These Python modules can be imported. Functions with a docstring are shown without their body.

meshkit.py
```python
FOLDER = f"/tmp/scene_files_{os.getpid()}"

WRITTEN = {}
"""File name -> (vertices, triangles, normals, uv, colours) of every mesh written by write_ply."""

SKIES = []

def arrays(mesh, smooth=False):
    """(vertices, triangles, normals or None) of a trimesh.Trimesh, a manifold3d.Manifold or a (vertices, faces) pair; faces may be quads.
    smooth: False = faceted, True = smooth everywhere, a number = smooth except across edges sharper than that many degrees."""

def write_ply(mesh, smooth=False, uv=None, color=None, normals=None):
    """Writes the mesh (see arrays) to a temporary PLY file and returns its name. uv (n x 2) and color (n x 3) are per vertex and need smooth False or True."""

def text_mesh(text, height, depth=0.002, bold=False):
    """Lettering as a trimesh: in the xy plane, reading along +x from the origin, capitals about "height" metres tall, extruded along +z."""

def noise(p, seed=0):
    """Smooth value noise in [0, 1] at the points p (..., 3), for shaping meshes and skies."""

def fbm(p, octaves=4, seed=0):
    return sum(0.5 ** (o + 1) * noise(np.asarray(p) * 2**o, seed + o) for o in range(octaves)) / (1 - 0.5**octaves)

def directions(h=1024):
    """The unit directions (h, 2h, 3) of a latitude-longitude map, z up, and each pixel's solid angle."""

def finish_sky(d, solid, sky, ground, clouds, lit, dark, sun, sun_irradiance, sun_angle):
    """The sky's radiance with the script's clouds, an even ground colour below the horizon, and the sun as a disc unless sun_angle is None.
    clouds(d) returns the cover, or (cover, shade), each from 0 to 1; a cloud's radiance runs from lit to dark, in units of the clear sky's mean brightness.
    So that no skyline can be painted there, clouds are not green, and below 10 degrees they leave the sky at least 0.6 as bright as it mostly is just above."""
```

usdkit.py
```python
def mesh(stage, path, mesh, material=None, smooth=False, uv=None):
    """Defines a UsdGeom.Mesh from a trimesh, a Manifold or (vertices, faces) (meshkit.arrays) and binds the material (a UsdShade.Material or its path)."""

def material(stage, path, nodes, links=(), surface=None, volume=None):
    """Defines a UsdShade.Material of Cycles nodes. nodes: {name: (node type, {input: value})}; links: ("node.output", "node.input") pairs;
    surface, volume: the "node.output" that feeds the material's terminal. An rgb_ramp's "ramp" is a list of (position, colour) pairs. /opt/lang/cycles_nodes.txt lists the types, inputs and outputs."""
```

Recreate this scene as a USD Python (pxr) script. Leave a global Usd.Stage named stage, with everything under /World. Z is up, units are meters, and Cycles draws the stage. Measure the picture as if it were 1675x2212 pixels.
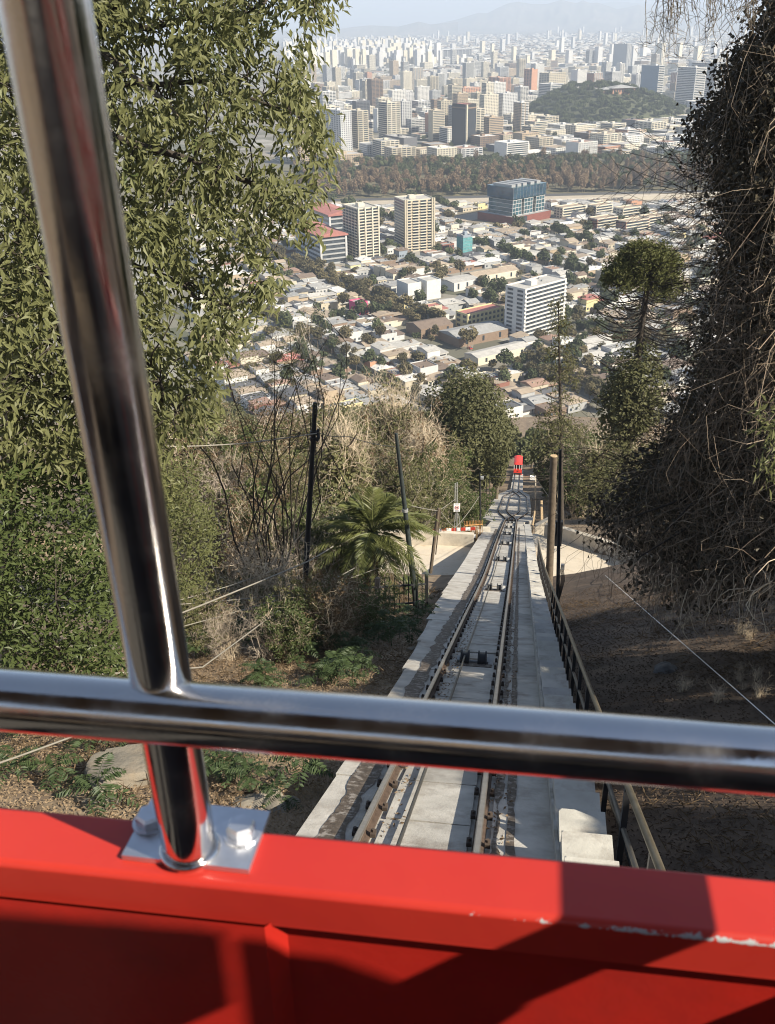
import math, random
import numpy as np, trimesh, usdkit, meshkit
from scipy.interpolate import PchipInterpolator
from pxr import Usd, UsdGeom, UsdLux, UsdShade, Gf, Sdf, Vt

stage = Usd.Stage.CreateInMemory()
UsdGeom.SetStageUpAxis(stage, 'Z'); UsdGeom.SetStageMetersPerUnit(stage, 1.0)
UsdGeom.Xform.Define(stage, '/World')
stage.SetDefaultPrim(stage.GetPrimAtPath('/World'))

# ---------------------------------------------------------------- camera, sky, sun, exposure
PITCH, YAW, ROLL = 26.75, 8.6, 1.1
EXPOSURE = 1.15
SUN_AZ = np.array([0.915, -0.40]); SUN_EL = math.radians(38)
SUN_AZ = SUN_AZ / np.linalg.norm(SUN_AZ)
SUN = np.array([SUN_AZ[0] * math.cos(SUN_EL), SUN_AZ[1] * math.cos(SUN_EL), math.sin(SUN_EL)])
SKY_STRENGTH, SUN_INT, HAZE = 0.07, 1.25, 1.1e-4

FPX, CX, CY = 2110., 837.5, 1106.            # the photograph's lens, for a picture 1675 wide
def camera_axes():
    p, y, r = np.radians([PITCH, YAW, ROLL])
    F = np.array([-np.sin(y) * np.cos(p), np.cos(y) * np.cos(p), -np.sin(p)])
    R = np.array([np.cos(y), np.sin(y), 0]); U = np.cross(R, F)
    return R * np.cos(r) - U * np.sin(r), R * np.sin(r) + U * np.cos(r), F
CR, CU, CF = camera_axes()
cam = UsdGeom.Camera.Define(stage, '/World/camera')
mtx = np.eye(4); mtx[0, :3], mtx[1, :3], mtx[2, :3] = CR, CU, -CF
cam.AddTransformOp().Set(Gf.Matrix4d(*mtx.ravel().tolist()))
cam.CreateHorizontalApertureAttr(36.0); cam.CreateVerticalApertureAttr(36.0 * 1024 / 775)
cam.CreateFocalLengthAttr(36.0 * FPX / 1675)
cam.CreateClippingRangeAttr(Gf.Vec2f(0.05, 150000.0))
cam.CreateFStopAttr(36.0 * FPX / 1675 / 3.0); cam.CreateFocusDistanceAttr(60.0)
cam.CreateExposureAttr(EXPOSURE)

usdkit.material(stage, '/World/Looks/sky_look', {
    'sky': ('sky_texture', {'sky_type': 'single_scattering', 'sun_disc': False, 'sun_elevation': SUN_EL,
                            'sun_rotation': math.atan2(SUN[0], SUN[1]), 'altitude': 700.0, 'air_density': 1.0, 'aerosol_density': 1.0}),
    'bg': ('background_shader', {'strength': SKY_STRENGTH})}, [('sky.color', 'bg.color')], surface='bg.background')
dome = UsdLux.DomeLight.Define(stage, '/World/sky')
dome.GetPrim().SetCustomDataByKey('kind', 'structure')
UsdShade.MaterialBindingAPI.Apply(dome.GetPrim()).Bind(UsdShade.Material.Get(stage, '/World/Looks/sky_look'))
sun = UsdLux.DistantLight.Define(stage, '/World/sun')
sun.CreateIntensityAttr(SUN_INT); sun.CreateAngleAttr(0.5); sun.CreateNormalizeAttr(True); sun.CreateColorAttr(Gf.Vec3f(1.0, 0.92, 0.78))
def frame_z(z):
    z = z / np.linalg.norm(z); x = np.cross([0, 0, 1.0], z); x /= np.linalg.norm(x)
    return x, np.cross(z, x), z
sx_, sy_, sz_ = frame_z(SUN)
m4 = np.eye(4); m4[0, :3], m4[1, :3], m4[2, :3] = sx_, sy_, sz_
sun.AddTransformOp().Set(Gf.Matrix4d(*m4.ravel().tolist()))

# ---------------------------------------------------------------- helpers
def ray(x, y): return CR * (x - CX) / FPX + CU * (CY - y) / FPX + CF
def at(x, y, depth): return ray(x, y) * depth
CITY = -195.0
def gnd(x, y, z=CITY):
    d = ray(x, y); return d * (z / d[2])
def px(P):
    P = np.asarray(P, float); z = P @ CF
    return CX + FPX * (P @ CR) / z, CY - FPX * (P @ CU) / z, z

used, place = {}, {}
def fresh(parent, name):
    k = (parent, name); n = used.get(k, 0); used[k] = n + 1
    return f'{parent}/{name}' if n == 0 else f'{parent}/{name}_{n:03d}'
def keys(p, label=None, cat=None, group=None, kind=None):
    for k, v in (('label', label), ('category', cat), ('group', group), ('kind', kind)):
        if v: p.SetCustomDataByKey(k, v)
def thing(name, label, cat, loc=(0, 0, 0), group=None, kind=None):
    path = fresh('/World', name); x = UsdGeom.Xform.Define(stage, path)
    x.AddTranslateOp().Set(Gf.Vec3d(*map(float, loc)))
    keys(x.GetPrim(), label, cat, group, kind); place[path] = np.asarray(loc, float)
    return path
def put(name, mesh, mat, parent=None, smooth=False, label=None, cat=None, group=None, kind=None):
    """One Mesh prim. Vertices are given in the world; they are stored relative to the thing that holds them."""
    parent = parent or '/World'
    path = fresh(parent, name)
    if isinstance(mesh, MB): mesh = mesh.get()
    v, f = (np.asarray(mesh[0], float), mesh[1]) if isinstance(mesh, tuple) else (np.asarray(mesh.vertices), np.asarray(mesh.faces))
    top = '/'.join(path.split('/')[:3])
    if top in place: v = v - place[top]
    m = usdkit.mesh(stage, path, (v, f), mat, smooth=smooth)
    keys(m.GetPrim(), label, cat, group, kind)
    return path
def dup(src, loc, rz=0.0, scale=1.0, label=None, group=None, name=None):
    prim = stage.GetPrimAtPath(src); was = prim.GetCustomData()
    path = fresh('/World', name or src.split('/')[-1].rstrip('0123456789').rstrip('_'))
    x = UsdGeom.Xform.Define(stage, path); p = x.GetPrim()
    p.GetReferences().AddInternalReference(src); p.SetInstanceable(True)
    x.ClearXformOpOrder()
    x.AddTranslateOp().Set(Gf.Vec3d(*map(float, loc)))
    x.AddRotateZOp().Set(float(math.degrees(rz)))
    s = (scale,) * 3 if np.ndim(scale) == 0 else scale
    x.AddScaleOp().Set(Gf.Vec3f(*map(float, s)))
    keys(p, label or was['label'], was['category'], group or was.get('group'))
    return path

def norm(a):
    a = np.asarray(a, float); return a / np.maximum(np.linalg.norm(a, axis=-1, keepdims=True), 1e-12)
BOXF = np.array([[0, 2, 1], [0, 3, 2], [4, 5, 6], [4, 6, 7], [0, 1, 5], [0, 5, 4], [1, 2, 6], [1, 6, 5], [2, 3, 7], [2, 7, 6], [3, 0, 4], [3, 4, 7]])
class MB:
    def __init__(s): s.V, s.F, s.n = [], [], 0
    def add(s, v, f):
        v = np.asarray(v, float).reshape(-1, 3); f = np.asarray(f, int)
        if f.shape[1] == 4: f = np.vstack([f[:, [0, 1, 2]], f[:, [0, 2, 3]]])
        s.V.append(v); s.F.append(f + s.n); s.n += len(v); return s
    def get(s): return np.vstack(s.V), np.vstack(s.F)
    def box(s, c, size, ax=None):
        """A box about its centre; ax: its three axes as rows."""
        h = np.asarray(size, float) / 2; q = np.array([[-1, -1, -1], [1, -1, -1], [1, 1, -1], [-1, 1, -1], [-1, -1, 1], [1, -1, 1], [1, 1, 1], [-1, 1, 1]]) * h
        if ax is not None: q = q @ np.asarray(ax)
        return s.add(q + np.asarray(c, float), BOXF)
    def beam(s, a, b, w, h, up=(0, 0, 1)):
        a, b = np.asarray(a, float), np.asarray(b, float); d = b - a; L = np.linalg.norm(d); d = d / L
        x = np.cross(up, d)
        if np.linalg.norm(x) < 1e-6: x = np.cross((0, 1, 0), d)
        x = norm(x); return s.box((a + b) / 2, (w, h, L), [x, np.cross(d, x), d])
    def tube(s, pts, r, n=6, cap=True):
        P = np.asarray(pts, float); k = len(P); r = np.broadcast_to(r, (k,))
        T = norm(np.gradient(P, axis=0)); ref = np.array([0.31, 0.17, 0.93]) if abs(T[0] @ np.array([0.31, 0.17, 0.93])) < 0.9 else np.array([1.0, 0, 0])
        X = np.zeros_like(P); x = norm(np.cross(ref, T[0]))
        for i in range(k):
            x = norm(x - T[i] * (x @ T[i])); X[i] = x
        Y = np.cross(T, X); a = np.arange(n) * 2 * np.pi / n
        v = P[:, None] + r[:, None, None] * (np.cos(a)[None, :, None] * X[:, None] + np.sin(a)[None, :, None] * Y[:, None])
        i, j = np.meshgrid(np.arange(k - 1), np.arange(n), indexing='ij'); i, j = i.ravel(), j.ravel(); j2 = (j + 1) % n
        f = np.stack([i * n + j, i * n + j2, (i + 1) * n + j2, (i + 1) * n + j], 1)
        f = np.vstack([f[:, [0, 1, 2]], f[:, [0, 2, 3]]]); v = v.reshape(-1, 3)
        if cap:
            v = np.vstack([v, P[0], P[-1]]); q = np.arange(n); q2 = (q + 1) % n; e = k * n
            f = np.vstack([f, np.stack([q2, q, np.full(n, e)], 1), np.stack([(k - 1) * n + q, (k - 1) * n + q2, np.full(n, e + 1)], 1)])
        return s.add(v, f)
    def quad(s, a, b, c, d): return s.add([a, b, c, d], [[0, 1, 2], [0, 2, 3]])
    def prism(s, poly, z0, z1):
        P = np.asarray(poly, float); n = len(P)
        area = 0.5 * np.sum(P[:, 0] * np.roll(P[:, 1], -1) - np.roll(P[:, 0], -1) * P[:, 1])
        if area < 0: P = P[::-1]
        z0 = np.broadcast_to(z0, (n,)); z1 = np.broadcast_to(z1, (n,))
        v = np.vstack([np.c_[P, z0], np.c_[P, z1]]); i = np.arange(n); j = (i + 1) % n
        f = np.vstack([np.stack([i, j, j + n], 1), np.stack([i, j + n, i + n], 1)])
        k = np.arange(1, n - 1)
        f = np.vstack([f, np.stack([np.zeros_like(k), k + 1, k], 1), np.stack([np.zeros_like(k) + n, k + n, k + 1 + n], 1)])
        return s.add(v, f)
def cyl(a, b, r, n=16, r2=None): return MB().tube([a, b], [r, r if r2 is None else r2], n)

# ---------------------------------------------------------------- materials
def look(name, color, rough=0.75, var=0.15, scale=3.0, bump=0.0, bscale=None, metallic=0.0, spec=0.3, coat=0.0, dirt=None, dscale=0.6, dlow=0.45, dhigh=0.7):
    """A principled surface whose colour wanders by VAR, with optional patches of the colour DIRT."""
    c = np.array(color, float); path = '/World/Looks/' + name
    nodes = {'g': ('geometry', {}), 'n': ('noise_texture', {'scale': scale, 'detail': 5.0, 'roughness': 0.6}),
             'r': ('rgb_ramp', {'ramp': [(0.28, tuple(c * (1 - var))), (0.72, tuple(np.minimum(c * (1 + var), 1)))]}),
             'p': ('principled_bsdf', {'roughness': rough, 'metallic': metallic, 'specular_ior_level': spec, 'coat_weight': coat})}
    links = [('g.position', 'n.vector'), ('n.fac', 'r.fac')]; out = 'r.color'
    if dirt is not None:
        nodes |= {'dn': ('noise_texture', {'scale': dscale, 'detail': 6.0, 'roughness': 0.65}), 'dr': ('map_range', {'from_min': dlow, 'from_max': dhigh, 'clamp': True}),
                  'dm': ('mix', {'color2': tuple(dirt)})}
        links += [('g.position', 'dn.vector'), ('dn.fac', 'dr.value'), ('dr.result', 'dm.fac'), (out, 'dm.color1')]; out = 'dm.color'
    links.append((out, 'p.base_color'))
    if bump:
        nodes |= {'bn': ('noise_texture', {'scale': bscale or scale * 6, 'detail': 6.0, 'roughness': 0.65}), 'b': ('bump', {'strength': 1.0, 'distance': bump})}
        links += [('g.position', 'bn.vector'), ('bn.fac', 'b.height'), ('b.normal', 'p.normal')]
    return usdkit.material(stage, path, nodes, links, surface='p.BSDF')
def leafy(name, ramp, rough=0.55, trans=0.25, spec=0.3, big=0.25):
    """Leaves: each leaf (island) has its own tone from RAMP; some light passes through."""
    path = '/World/Looks/' + name
    nodes = {'g': ('geometry', {}), 'oi': ('object_info', {}), 'a': ('math', {'math_type': 'multiply_add', 'value2': 1.0 - big}), 'q': ('math', {'math_type': 'multiply', 'value2': big}),
             'r': ('rgb_ramp', {'ramp': ramp}),
             'p': ('principled_bsdf', {'roughness': rough, 'specular_ior_level': spec}), 't': ('translucent_bsdf', {}), 'm': ('mix_closure', {'fac': trans})}
    return usdkit.material(stage, path, nodes, [('oi.random', 'q.value1'), ('q.value', 'a.value3'), ('g.random_per_island', 'a.value1'), ('a.value', 'r.fac'), ('r.color', 'p.base_color'), ('r.color', 't.color'),
        ('p.BSDF', 'm.closure1'), ('t.BSDF', 'm.closure2')], surface='m.closure')

L = {}
L['track_concrete'] = look('track_concrete', (.45, .42, .37), .85, .2, 2.2, .006, 30, dirt=(.20, .165, .13), dscale=1.6, dlow=.48, dhigh=.8)
L['slab_concrete'] = look('slab_concrete', (.42, .395, .35), .85, .22, 2.6, .006, 40, dirt=(.17, .14, .11), dscale=2.1, dlow=.47, dhigh=.78)
L['slab_dark'] = look('slab_dark', (.33, .31, .275), .85, .2, 3, .004, 40, dirt=(.16, .14, .12), dscale=2.0, dlow=.5, dhigh=.8)
L['step_concrete'] = look('step_concrete', (.41, .395, .36), .85, .12, 3, .003, 40, dirt=(.24, .22, .2), dscale=2.2, dlow=.55, dhigh=.8)
L['wall_concrete'] = look('wall_concrete', (.47, .42, .34), .85, .12, 1.5, .003, 30, dirt=(.28, .25, .2), dscale=1.0, dlow=.5, dhigh=.8)
L['grease'] = look('grease', (.085, .066, .05), .7, .5, 14, .004, 60, dirt=(.26, .23, .2), dscale=11, dlow=.52, dhigh=.62)
L['rail_head'] = look('rail_head', (.42, .38, .33), .38, .15, 8, metallic=.85)
L['grey_stone'] = look('grey_stone', (.11, .105, .1), .9, .25, 5, .01, 20)
for k_, c_ in enumerate(((.44, .415, .365), (.37, .355, .325), (.40, .38, .33))): L[f'step_{k_}'] = look(f'step_{k_}', c_, .85, .16, 3, .004, 40, dirt=(.21, .18, .15), dscale=2.6, dlow=.5, dhigh=.78)
L['clip_iron'] = look('clip_iron', (.06, .045, .035), .7, .3, 9)
L['rail_rust'] = look('rail_rust', (.085, .058, .042), .8, .35, 14, .002, 80)
L['dark_iron'] = look('dark_iron', (.022, .022, .023), .55, .3, 12)
L['black_paint'] = look('black_paint', (.03, .03, .032), .4, .25, 6)
L['cable_steel'] = look('cable_steel', (.10, .095, .085), .5, .25, 40, metallic=.6)
L['galvanised'] = look('galvanised', (.32, .32, .31), .5, .15, 9, metallic=.3)
L['wood_pole'] = look('wood_pole', (.11, .085, .06), .85, .35, 6, .004, 30)
L['wood_pale'] = look('wood_pale', (.42, .30, .17), .8, .25, 8)
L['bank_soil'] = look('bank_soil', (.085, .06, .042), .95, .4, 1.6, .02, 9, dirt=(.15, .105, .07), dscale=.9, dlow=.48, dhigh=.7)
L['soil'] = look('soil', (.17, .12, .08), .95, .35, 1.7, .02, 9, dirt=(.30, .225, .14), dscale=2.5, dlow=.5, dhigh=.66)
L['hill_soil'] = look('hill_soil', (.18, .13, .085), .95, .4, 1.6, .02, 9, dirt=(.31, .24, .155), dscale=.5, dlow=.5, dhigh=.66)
L['road_dust'] = look('road_dust', (.52, .45, .35), .95, .1, 1.0, .006, 8, dirt=(.4, .33, .24), dscale=2.0, dlow=.52, dhigh=.72)
L['rock'] = look('rock', (.215, .19, .15), .9, .2, 4, .02, 12, dirt=(.22, .18, .13), dscale=4)
L['car_red'] = look('car_red', (.35, .016, .010), .38, .14, 3.5, .0009, 16, spec=.4, dirt=(.22, .016, .012), dscale=5.0, dlow=.50, dhigh=.85)
L['car_red_far'] = look('car_red_far', (.62, .045, .03), .4, .06, 2)
L['bare_metal'] = look('bare_metal', (.5, .5, .5), .5, .2, 40)
L['galv_bolt'] = look('galv_bolt', (.62, .63, .66), .33, .12, 30, metallic=.9)
L['white_paint'] = look('white_paint', (.78, .77, .73), .6, .05, 4)
L['tape_red'] = look('tape_red', (.45, .05, .03), .5, .1, 4)
L['sign_ink'] = look('sign_ink', (.06, .05, .09), .5, .1, 4)
L['glass_dark'] = look('glass_dark', (.035, .042, .05), .12, .3, .2, spec=.6)
L['pane'] = look('pane', (.05, .06, .07), .18, .5, .25, spec=.5)
L['bark'] = look('bark', (.14, .115, .085), .9, .3, 7, .01, 25)
L['bark_dark'] = look('bark_dark', (.055, .045, .035), .9, .3, 7, .01, 25)
L['bark_pale'] = look('bark_pale', (.42, .36, .27), .85, .25, 5, .008, 20, dirt=(.2, .16, .11), dscale=6)
L['twig_dry'] = look('twig_dry', (.50, .41, .29), .85, .3, 3)
L['twig_grey'] = look('twig_grey', (.37, .31, .24), .85, .3, 3)
L['vine_stem'] = look('vine_stem', (.22, .17, .12), .9, .4, 2)
L['bark_orange'] = look('bark_orange', (.38, .19, .08), .85, .3, 4)
# polished stainless steel with a faint lengthwise grain
usdkit.material(stage, '/World/Looks/stainless', {
    'tc': ('geometry', {}), 'n': ('noise_texture', {'scale': 18.0, 'detail': 4.0}), 'mr': ('map_range', {'from_min': .3, 'from_max': .75, 'to_min': .07, 'to_max': .28}), 'n2': ('noise_texture', {'scale': 160.0, 'detail': 3.0}), 'bp': ('bump', {'distance': .00012, 'strength': .6}),
    'p': ('principled_bsdf', {'metallic': 1.0, 'base_color': (.63, .61, .59), 'roughness': .1})},
    [('tc.position', 'n.vector'), ('n.fac', 'mr.value'), ('mr.result', 'p.roughness'), ('tc.position', 'n2.vector'), ('n2.fac', 'bp.height'), ('bp.normal', 'p.normal')], surface='p.BSDF')
L['stainless'] = '/World/Looks/stainless'
L['leaf_tree'] = leafy('leaf_tree', [(0, (.11, .118, .05)), (.3, (.26, .262, .11)), (.65, (.43, .415, .19)), (.93, (.6, .55, .29)), (1, (.62, .52, .23))], .5, .42, .35)
L['leaf_bright'] = leafy('leaf_bright', [(0, (.075, .098, .032)), (.6, (.155, .18, .062)), (1, (.27, .28, .11))], .45, .35)
L['leaf_fern'] = leafy('leaf_fern', [(0, (.05, .075, .03)), (.6, (.09, .125, .045)), (1, (.16, .2, .07))], .5, .35)
L['leaf_vine'] = leafy('leaf_vine', [(0, (.06, .05, .032)), (.6, (.115, .095, .06)), (.9, (.17, .14, .085)), (1, (.24, .19, .12))], .55, .15, .3)
L['leaf_olive'] = leafy('leaf_olive', [(0, (.10, .10, .042)), (.5, (.185, .175, .07)), (.85, (.26, .235, .1)), (1, (.32, .24, .105))], .6, .25)
L['leaf_dense'] = leafy('leaf_dense', [(0, (.08, .088, .034)), (.6, (.155, .16, .06)), (1, (.24, .235, .09))], .5, .2)
L['leaf_dry'] = leafy('leaf_dry', [(0, (.10, .065, .035)), (.5, (.22, .155, .085)), (1, (.38, .29, .17))], .8, .2)
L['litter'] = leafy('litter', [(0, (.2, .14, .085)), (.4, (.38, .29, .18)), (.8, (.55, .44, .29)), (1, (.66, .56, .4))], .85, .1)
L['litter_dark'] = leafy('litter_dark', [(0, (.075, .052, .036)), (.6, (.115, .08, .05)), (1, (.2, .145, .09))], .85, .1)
L['leaf_palm'] = leafy('leaf_palm', [(0, (.12, .135, .045)), (.6, (.24, .25, .085)), (1, (.36, .34, .13))], .45, .25, .4)
L['leaf_arau'] = leafy('leaf_arau', [(0, (.075, .08, .026)), (.6, (.145, .15, .045)), (1, (.24, .23, .075))], .6, .12)
L['tree_green'] = leafy('tree_green', [(0, (.05, .06, .026)), (.6, (.085, .1, .042)), (1, (.14, .15, .06))], .7, .15, .2, .55)
L['tree_brown'] = leafy('tree_brown', [(0, (.17, .118, .072)), (.5, (.25, .178, .11)), (1, (.32, .245, .15))], .75, .2, .2, .6)
L['tree_olive'] = leafy('tree_olive', [(0, (.08, .07, .034)), (.5, (.14, .115, .056)), (1, (.2, .155, .08))], .7, .2, .2, .6)
WALLS = {'white': (.63, .61, .565), 'cream': (.62, .56, .44), 'beige': (.50, .44, .33), 'grey': (.38, .38, .37), 'pale grey': (.54, .53, .51), 'tan': (.44, .34, .23), 'orange': (.48, .26, .165),
         'brick red': (.25, .115, .085), 'brown': (.24, .17, .12), 'yellow': (.64, .55, .30), 'pink': (.62, .09, .20), 'dark grey': (.13, .13, .135), 'black': (.03, .03, .033), 'blue grey': (.27, .31, .35), 'sand': (.56, .47, .33)}
ROOFS = {'grey': (.33, .325, .31), 'pale': (.45, .43, .39), 'tan': (.36, .29, .215), 'brown': (.20, .15, .115), 'dark': (.11, .11, .115), 'white': (.68, .66, .62), 'red': (.40, .17, .14), 'terracotta': (.33, .215, .16)}
for k, c in WALLS.items(): L['wall ' + k] = look('wall_' + k.replace(' ', '_'), tuple(np.array(c) * .84), .85, .06, .4, dirt=tuple(np.array(c) * .6), dscale=.35, dlow=.55, dhigh=.8)
for k, c in ROOFS.items(): L['roof ' + k] = look('roof_' + k, tuple(np.array(c) * .84), .8, .14, .25, dirt=tuple(np.array(c) * .6), dscale=.6, dlow=.5, dhigh=.75)
# ================================================================ the setting
TY = np.array([-14, 0, 10, 20, 35, 50, 80, 90, 115, 150, 200, 260, 410, 500, 520.]); TZ = np.array([4.2, -3.284, -8.286, -13.159, -20.44, -27.16, -41.05, -45.9, -57.2, -71.75, -91.1, -114., -165., -193., -199.])
tz = PchipInterpolator(TY, TZ)
X0, X1 = -1.284, -0.224; XC = (X0 + X1) / 2            # the two rails
def smooth(a, b, x):
    t = np.clip((x - a) / (b - a), 0, 1); return t * t * (3 - 2 * t)
def bed_left(y): return -1.9 - .62 * smooth(9, 34, y) - 1.4 * smooth(80, 92, y) * (1 - smooth(146, 157, y)) + .75 * smooth(157, 161, y)
def bed_right(y): return .48 + 1.1 * smooth(82, 95, y) * (1 - smooth(148, 158, y))
def wall_left(x): return 53.6 - .1 * np.clip(-x - 5, 0, 100) - .006 * np.clip(-x - 5, 0, 40) ** 2
WRX, WRY = [-2, 1.2, 2.9, 6.9, 10, 16], [57, 57.2, 56.0, 51.9, 48, 40.]
def wall_right(x): return np.interp(x, WRX, WRY)
def road_z(y): return -29.45 + .22 * (53.5 - y)
def natural(x, y):
    x, y = np.broadcast_arrays(np.asarray(x, float), np.asarray(y, float))
    dl, dr = np.clip(-2.2 - x, 0, None), np.clip(x - 1.15, 0, None); d = np.clip(dl + dr - .3, 0, None)
    z = tz(np.clip(y, -14, 520)) - .62
    z = z + np.where(dr > 0, .30 * np.minimum(dr, 9) + .04 * np.clip(dr - 9, 0, 60), 0) * (1 - smooth(30, 90, y) * .7)
    z = z - .05 * np.minimum(dl, 8) - .0005 * np.clip(dl + dr - 30, 0, None) ** 2 * .5
    p = np.stack([x, y, 0 * x], -1)
    z = z + (meshkit.fbm(p / 3.1, 4, 3) - .5) * .55 * np.minimum(d / 1.2, 1) + (meshkit.fbm(p / 38., 3, 5) - .5) * 9 * smooth(4, 40, d)
    return z
def terrain(x, y):
    z = natural(x, y)
    wl = np.where(x < -1, wall_left(x), wall_right(x))
    inside = smooth(39.0, 42.0, y) * (y < wl + .2) * np.where(x < -1, smooth(2.0, 2.5, -x) * smooth(40, 30, -x), smooth(.9, 1.2, x) * smooth(15, 11, x))
    return np.where(y > 520, -199., z * (1 - inside) + np.minimum(z, road_z(y)) * inside)
def grid(xs, ys, fz):
    X, Y = np.meshgrid(xs, ys, indexing='ij'); Z = fz(X, Y); n, m = X.shape
    i, j = np.meshgrid(np.arange(n - 1), np.arange(m - 1), indexing='ij'); i, j = i.ravel(), j.ravel(); a = i * m + j
    return np.stack([X, Y, Z], -1).reshape(-1, 3), np.stack([a, a + m, a + m + 1, a + 1], 1)
xs = np.r_[-280:-60:10, -60:-22:2.5, -22:-3:.45, -3:2.4:.2, 2.4:20:.45, 20:60:2.5, 60:281:10]
ys = np.r_[-14:2:1.0, 2:70:.4, 70:140:1.5, 140:300:4, 300:541:8]
v, f = grid(xs, ys, terrain)
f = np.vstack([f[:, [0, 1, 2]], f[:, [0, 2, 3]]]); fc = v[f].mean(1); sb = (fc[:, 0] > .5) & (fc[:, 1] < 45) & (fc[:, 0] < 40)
def compact(v, f): k, inv = np.unique(f, return_inverse=True); return v[k], inv.reshape(f.shape)
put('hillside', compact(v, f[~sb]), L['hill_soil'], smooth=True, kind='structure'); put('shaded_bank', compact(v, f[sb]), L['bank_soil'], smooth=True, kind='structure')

# the dusty road that crosses under the track, left and right of it
def road(xa, xb, wall, name):
    xs = np.linspace(xa, xb, 40); s = np.linspace(0, 1, 14)
    X = np.repeat(xs[:, None], 14, 1); Y = 42.2 + (wall(X) - 42.2 - .02) * s[None]
    Z = road_z(Y) + .03 + (meshkit.fbm(np.stack([X / 1.2, Y / 1.2, 0 * X], -1), 3, 8) - .5) * .06
    n, m = X.shape; i, j = np.meshgrid(np.arange(n - 1), np.arange(m - 1), indexing='ij'); a = (i * m + j).ravel()
    put(name, (np.stack([X, Y, Z], -1).reshape(-1, 3), np.vstack([np.stack([a, a + m, a + m + 1], 1), np.stack([a, a + m + 1, a + 1], 1)])), L['road_dust'], smooth=True, kind='structure')
road(-11, -2.35, wall_left, 'dirt_road'); road(.95, 11, wall_right, 'dirt_road')
def parapet(xs, wall, h, t, name, label, joints=True):
    P = np.array([[x, wall(x), road_z(wall(x)) - .15] for x in xs]); base = thing(name, label, 'wall', P[len(P) // 2])
    for k in range(len(P) - 1):
        a, b = P[k], P[k + 1]; d = norm(b - a); a = a + d * .006; n = norm(np.cross([0, 0, 1.0], d))
        h0 = h + .15
        q = [a - n * t / 2, b - n * t / 2, b + n * t / 2, a + n * t / 2]
        put('wall_panel', MB().prism([p[:2] for p in q], [p[2] - .5 for p in q], [p[2] + h0 for p in q]), L['wall_concrete'], base)
parapet([-12, -10, -8.4, -7, -5.8, -4.6, -3.5, -2.72], wall_left, .95, .32, 'parapet_wall', 'low curved pale concrete parapet beside the dusty road, behind the palm and the leaning post')
parapet([1.75, 2.9, 4.2, 5.5, 6.9, 8.4, 10, 12], wall_right, .95, .34, 'parapet_wall', 'pale concrete parapet running under the dark creepers behind the wooden pole')

# the plain with its far carpet of roofs and trees
usdkit.material(stage, '/World/Looks/plain_ground', {
    'g': ('geometry', {}), 'v': ('voronoi_texture', {'scale': .028}), 'v2': ('noise_texture', {'scale': .0016, 'detail': 6.0, 'roughness': .6}),
    'hs': ('separate_color', {}), 'r': ('rgb_ramp', {'ramp': [(0, (.075, .078, .05)), (.4, (.12, .115, .09)), (.6, (.2, .18, .15)), (.85, (.27, .25, .22)), (1, (.4, .38, .35))]}),
    'r2': ('rgb_ramp', {'ramp': [(.35, (.09, .095, .055)), (.5, (.16, .145, .115)), (.62, (.3, .24, .17))]}), 'm': ('mix', {'fac': .45}), 'p': ('principled_bsdf', {'roughness': .95, 'specular_ior_level': .1})},
    [('g.position', 'v.vector'), ('g.position', 'v2.vector'), ('v.color', 'hs.color'), ('hs.r', 'r.fac'), ('v2.fac', 'r2.fac'), ('r.color', 'm.color1'), ('r2.color', 'm.color2'), ('m.color', 'p.base_color')], surface='p.BSDF')
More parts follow.
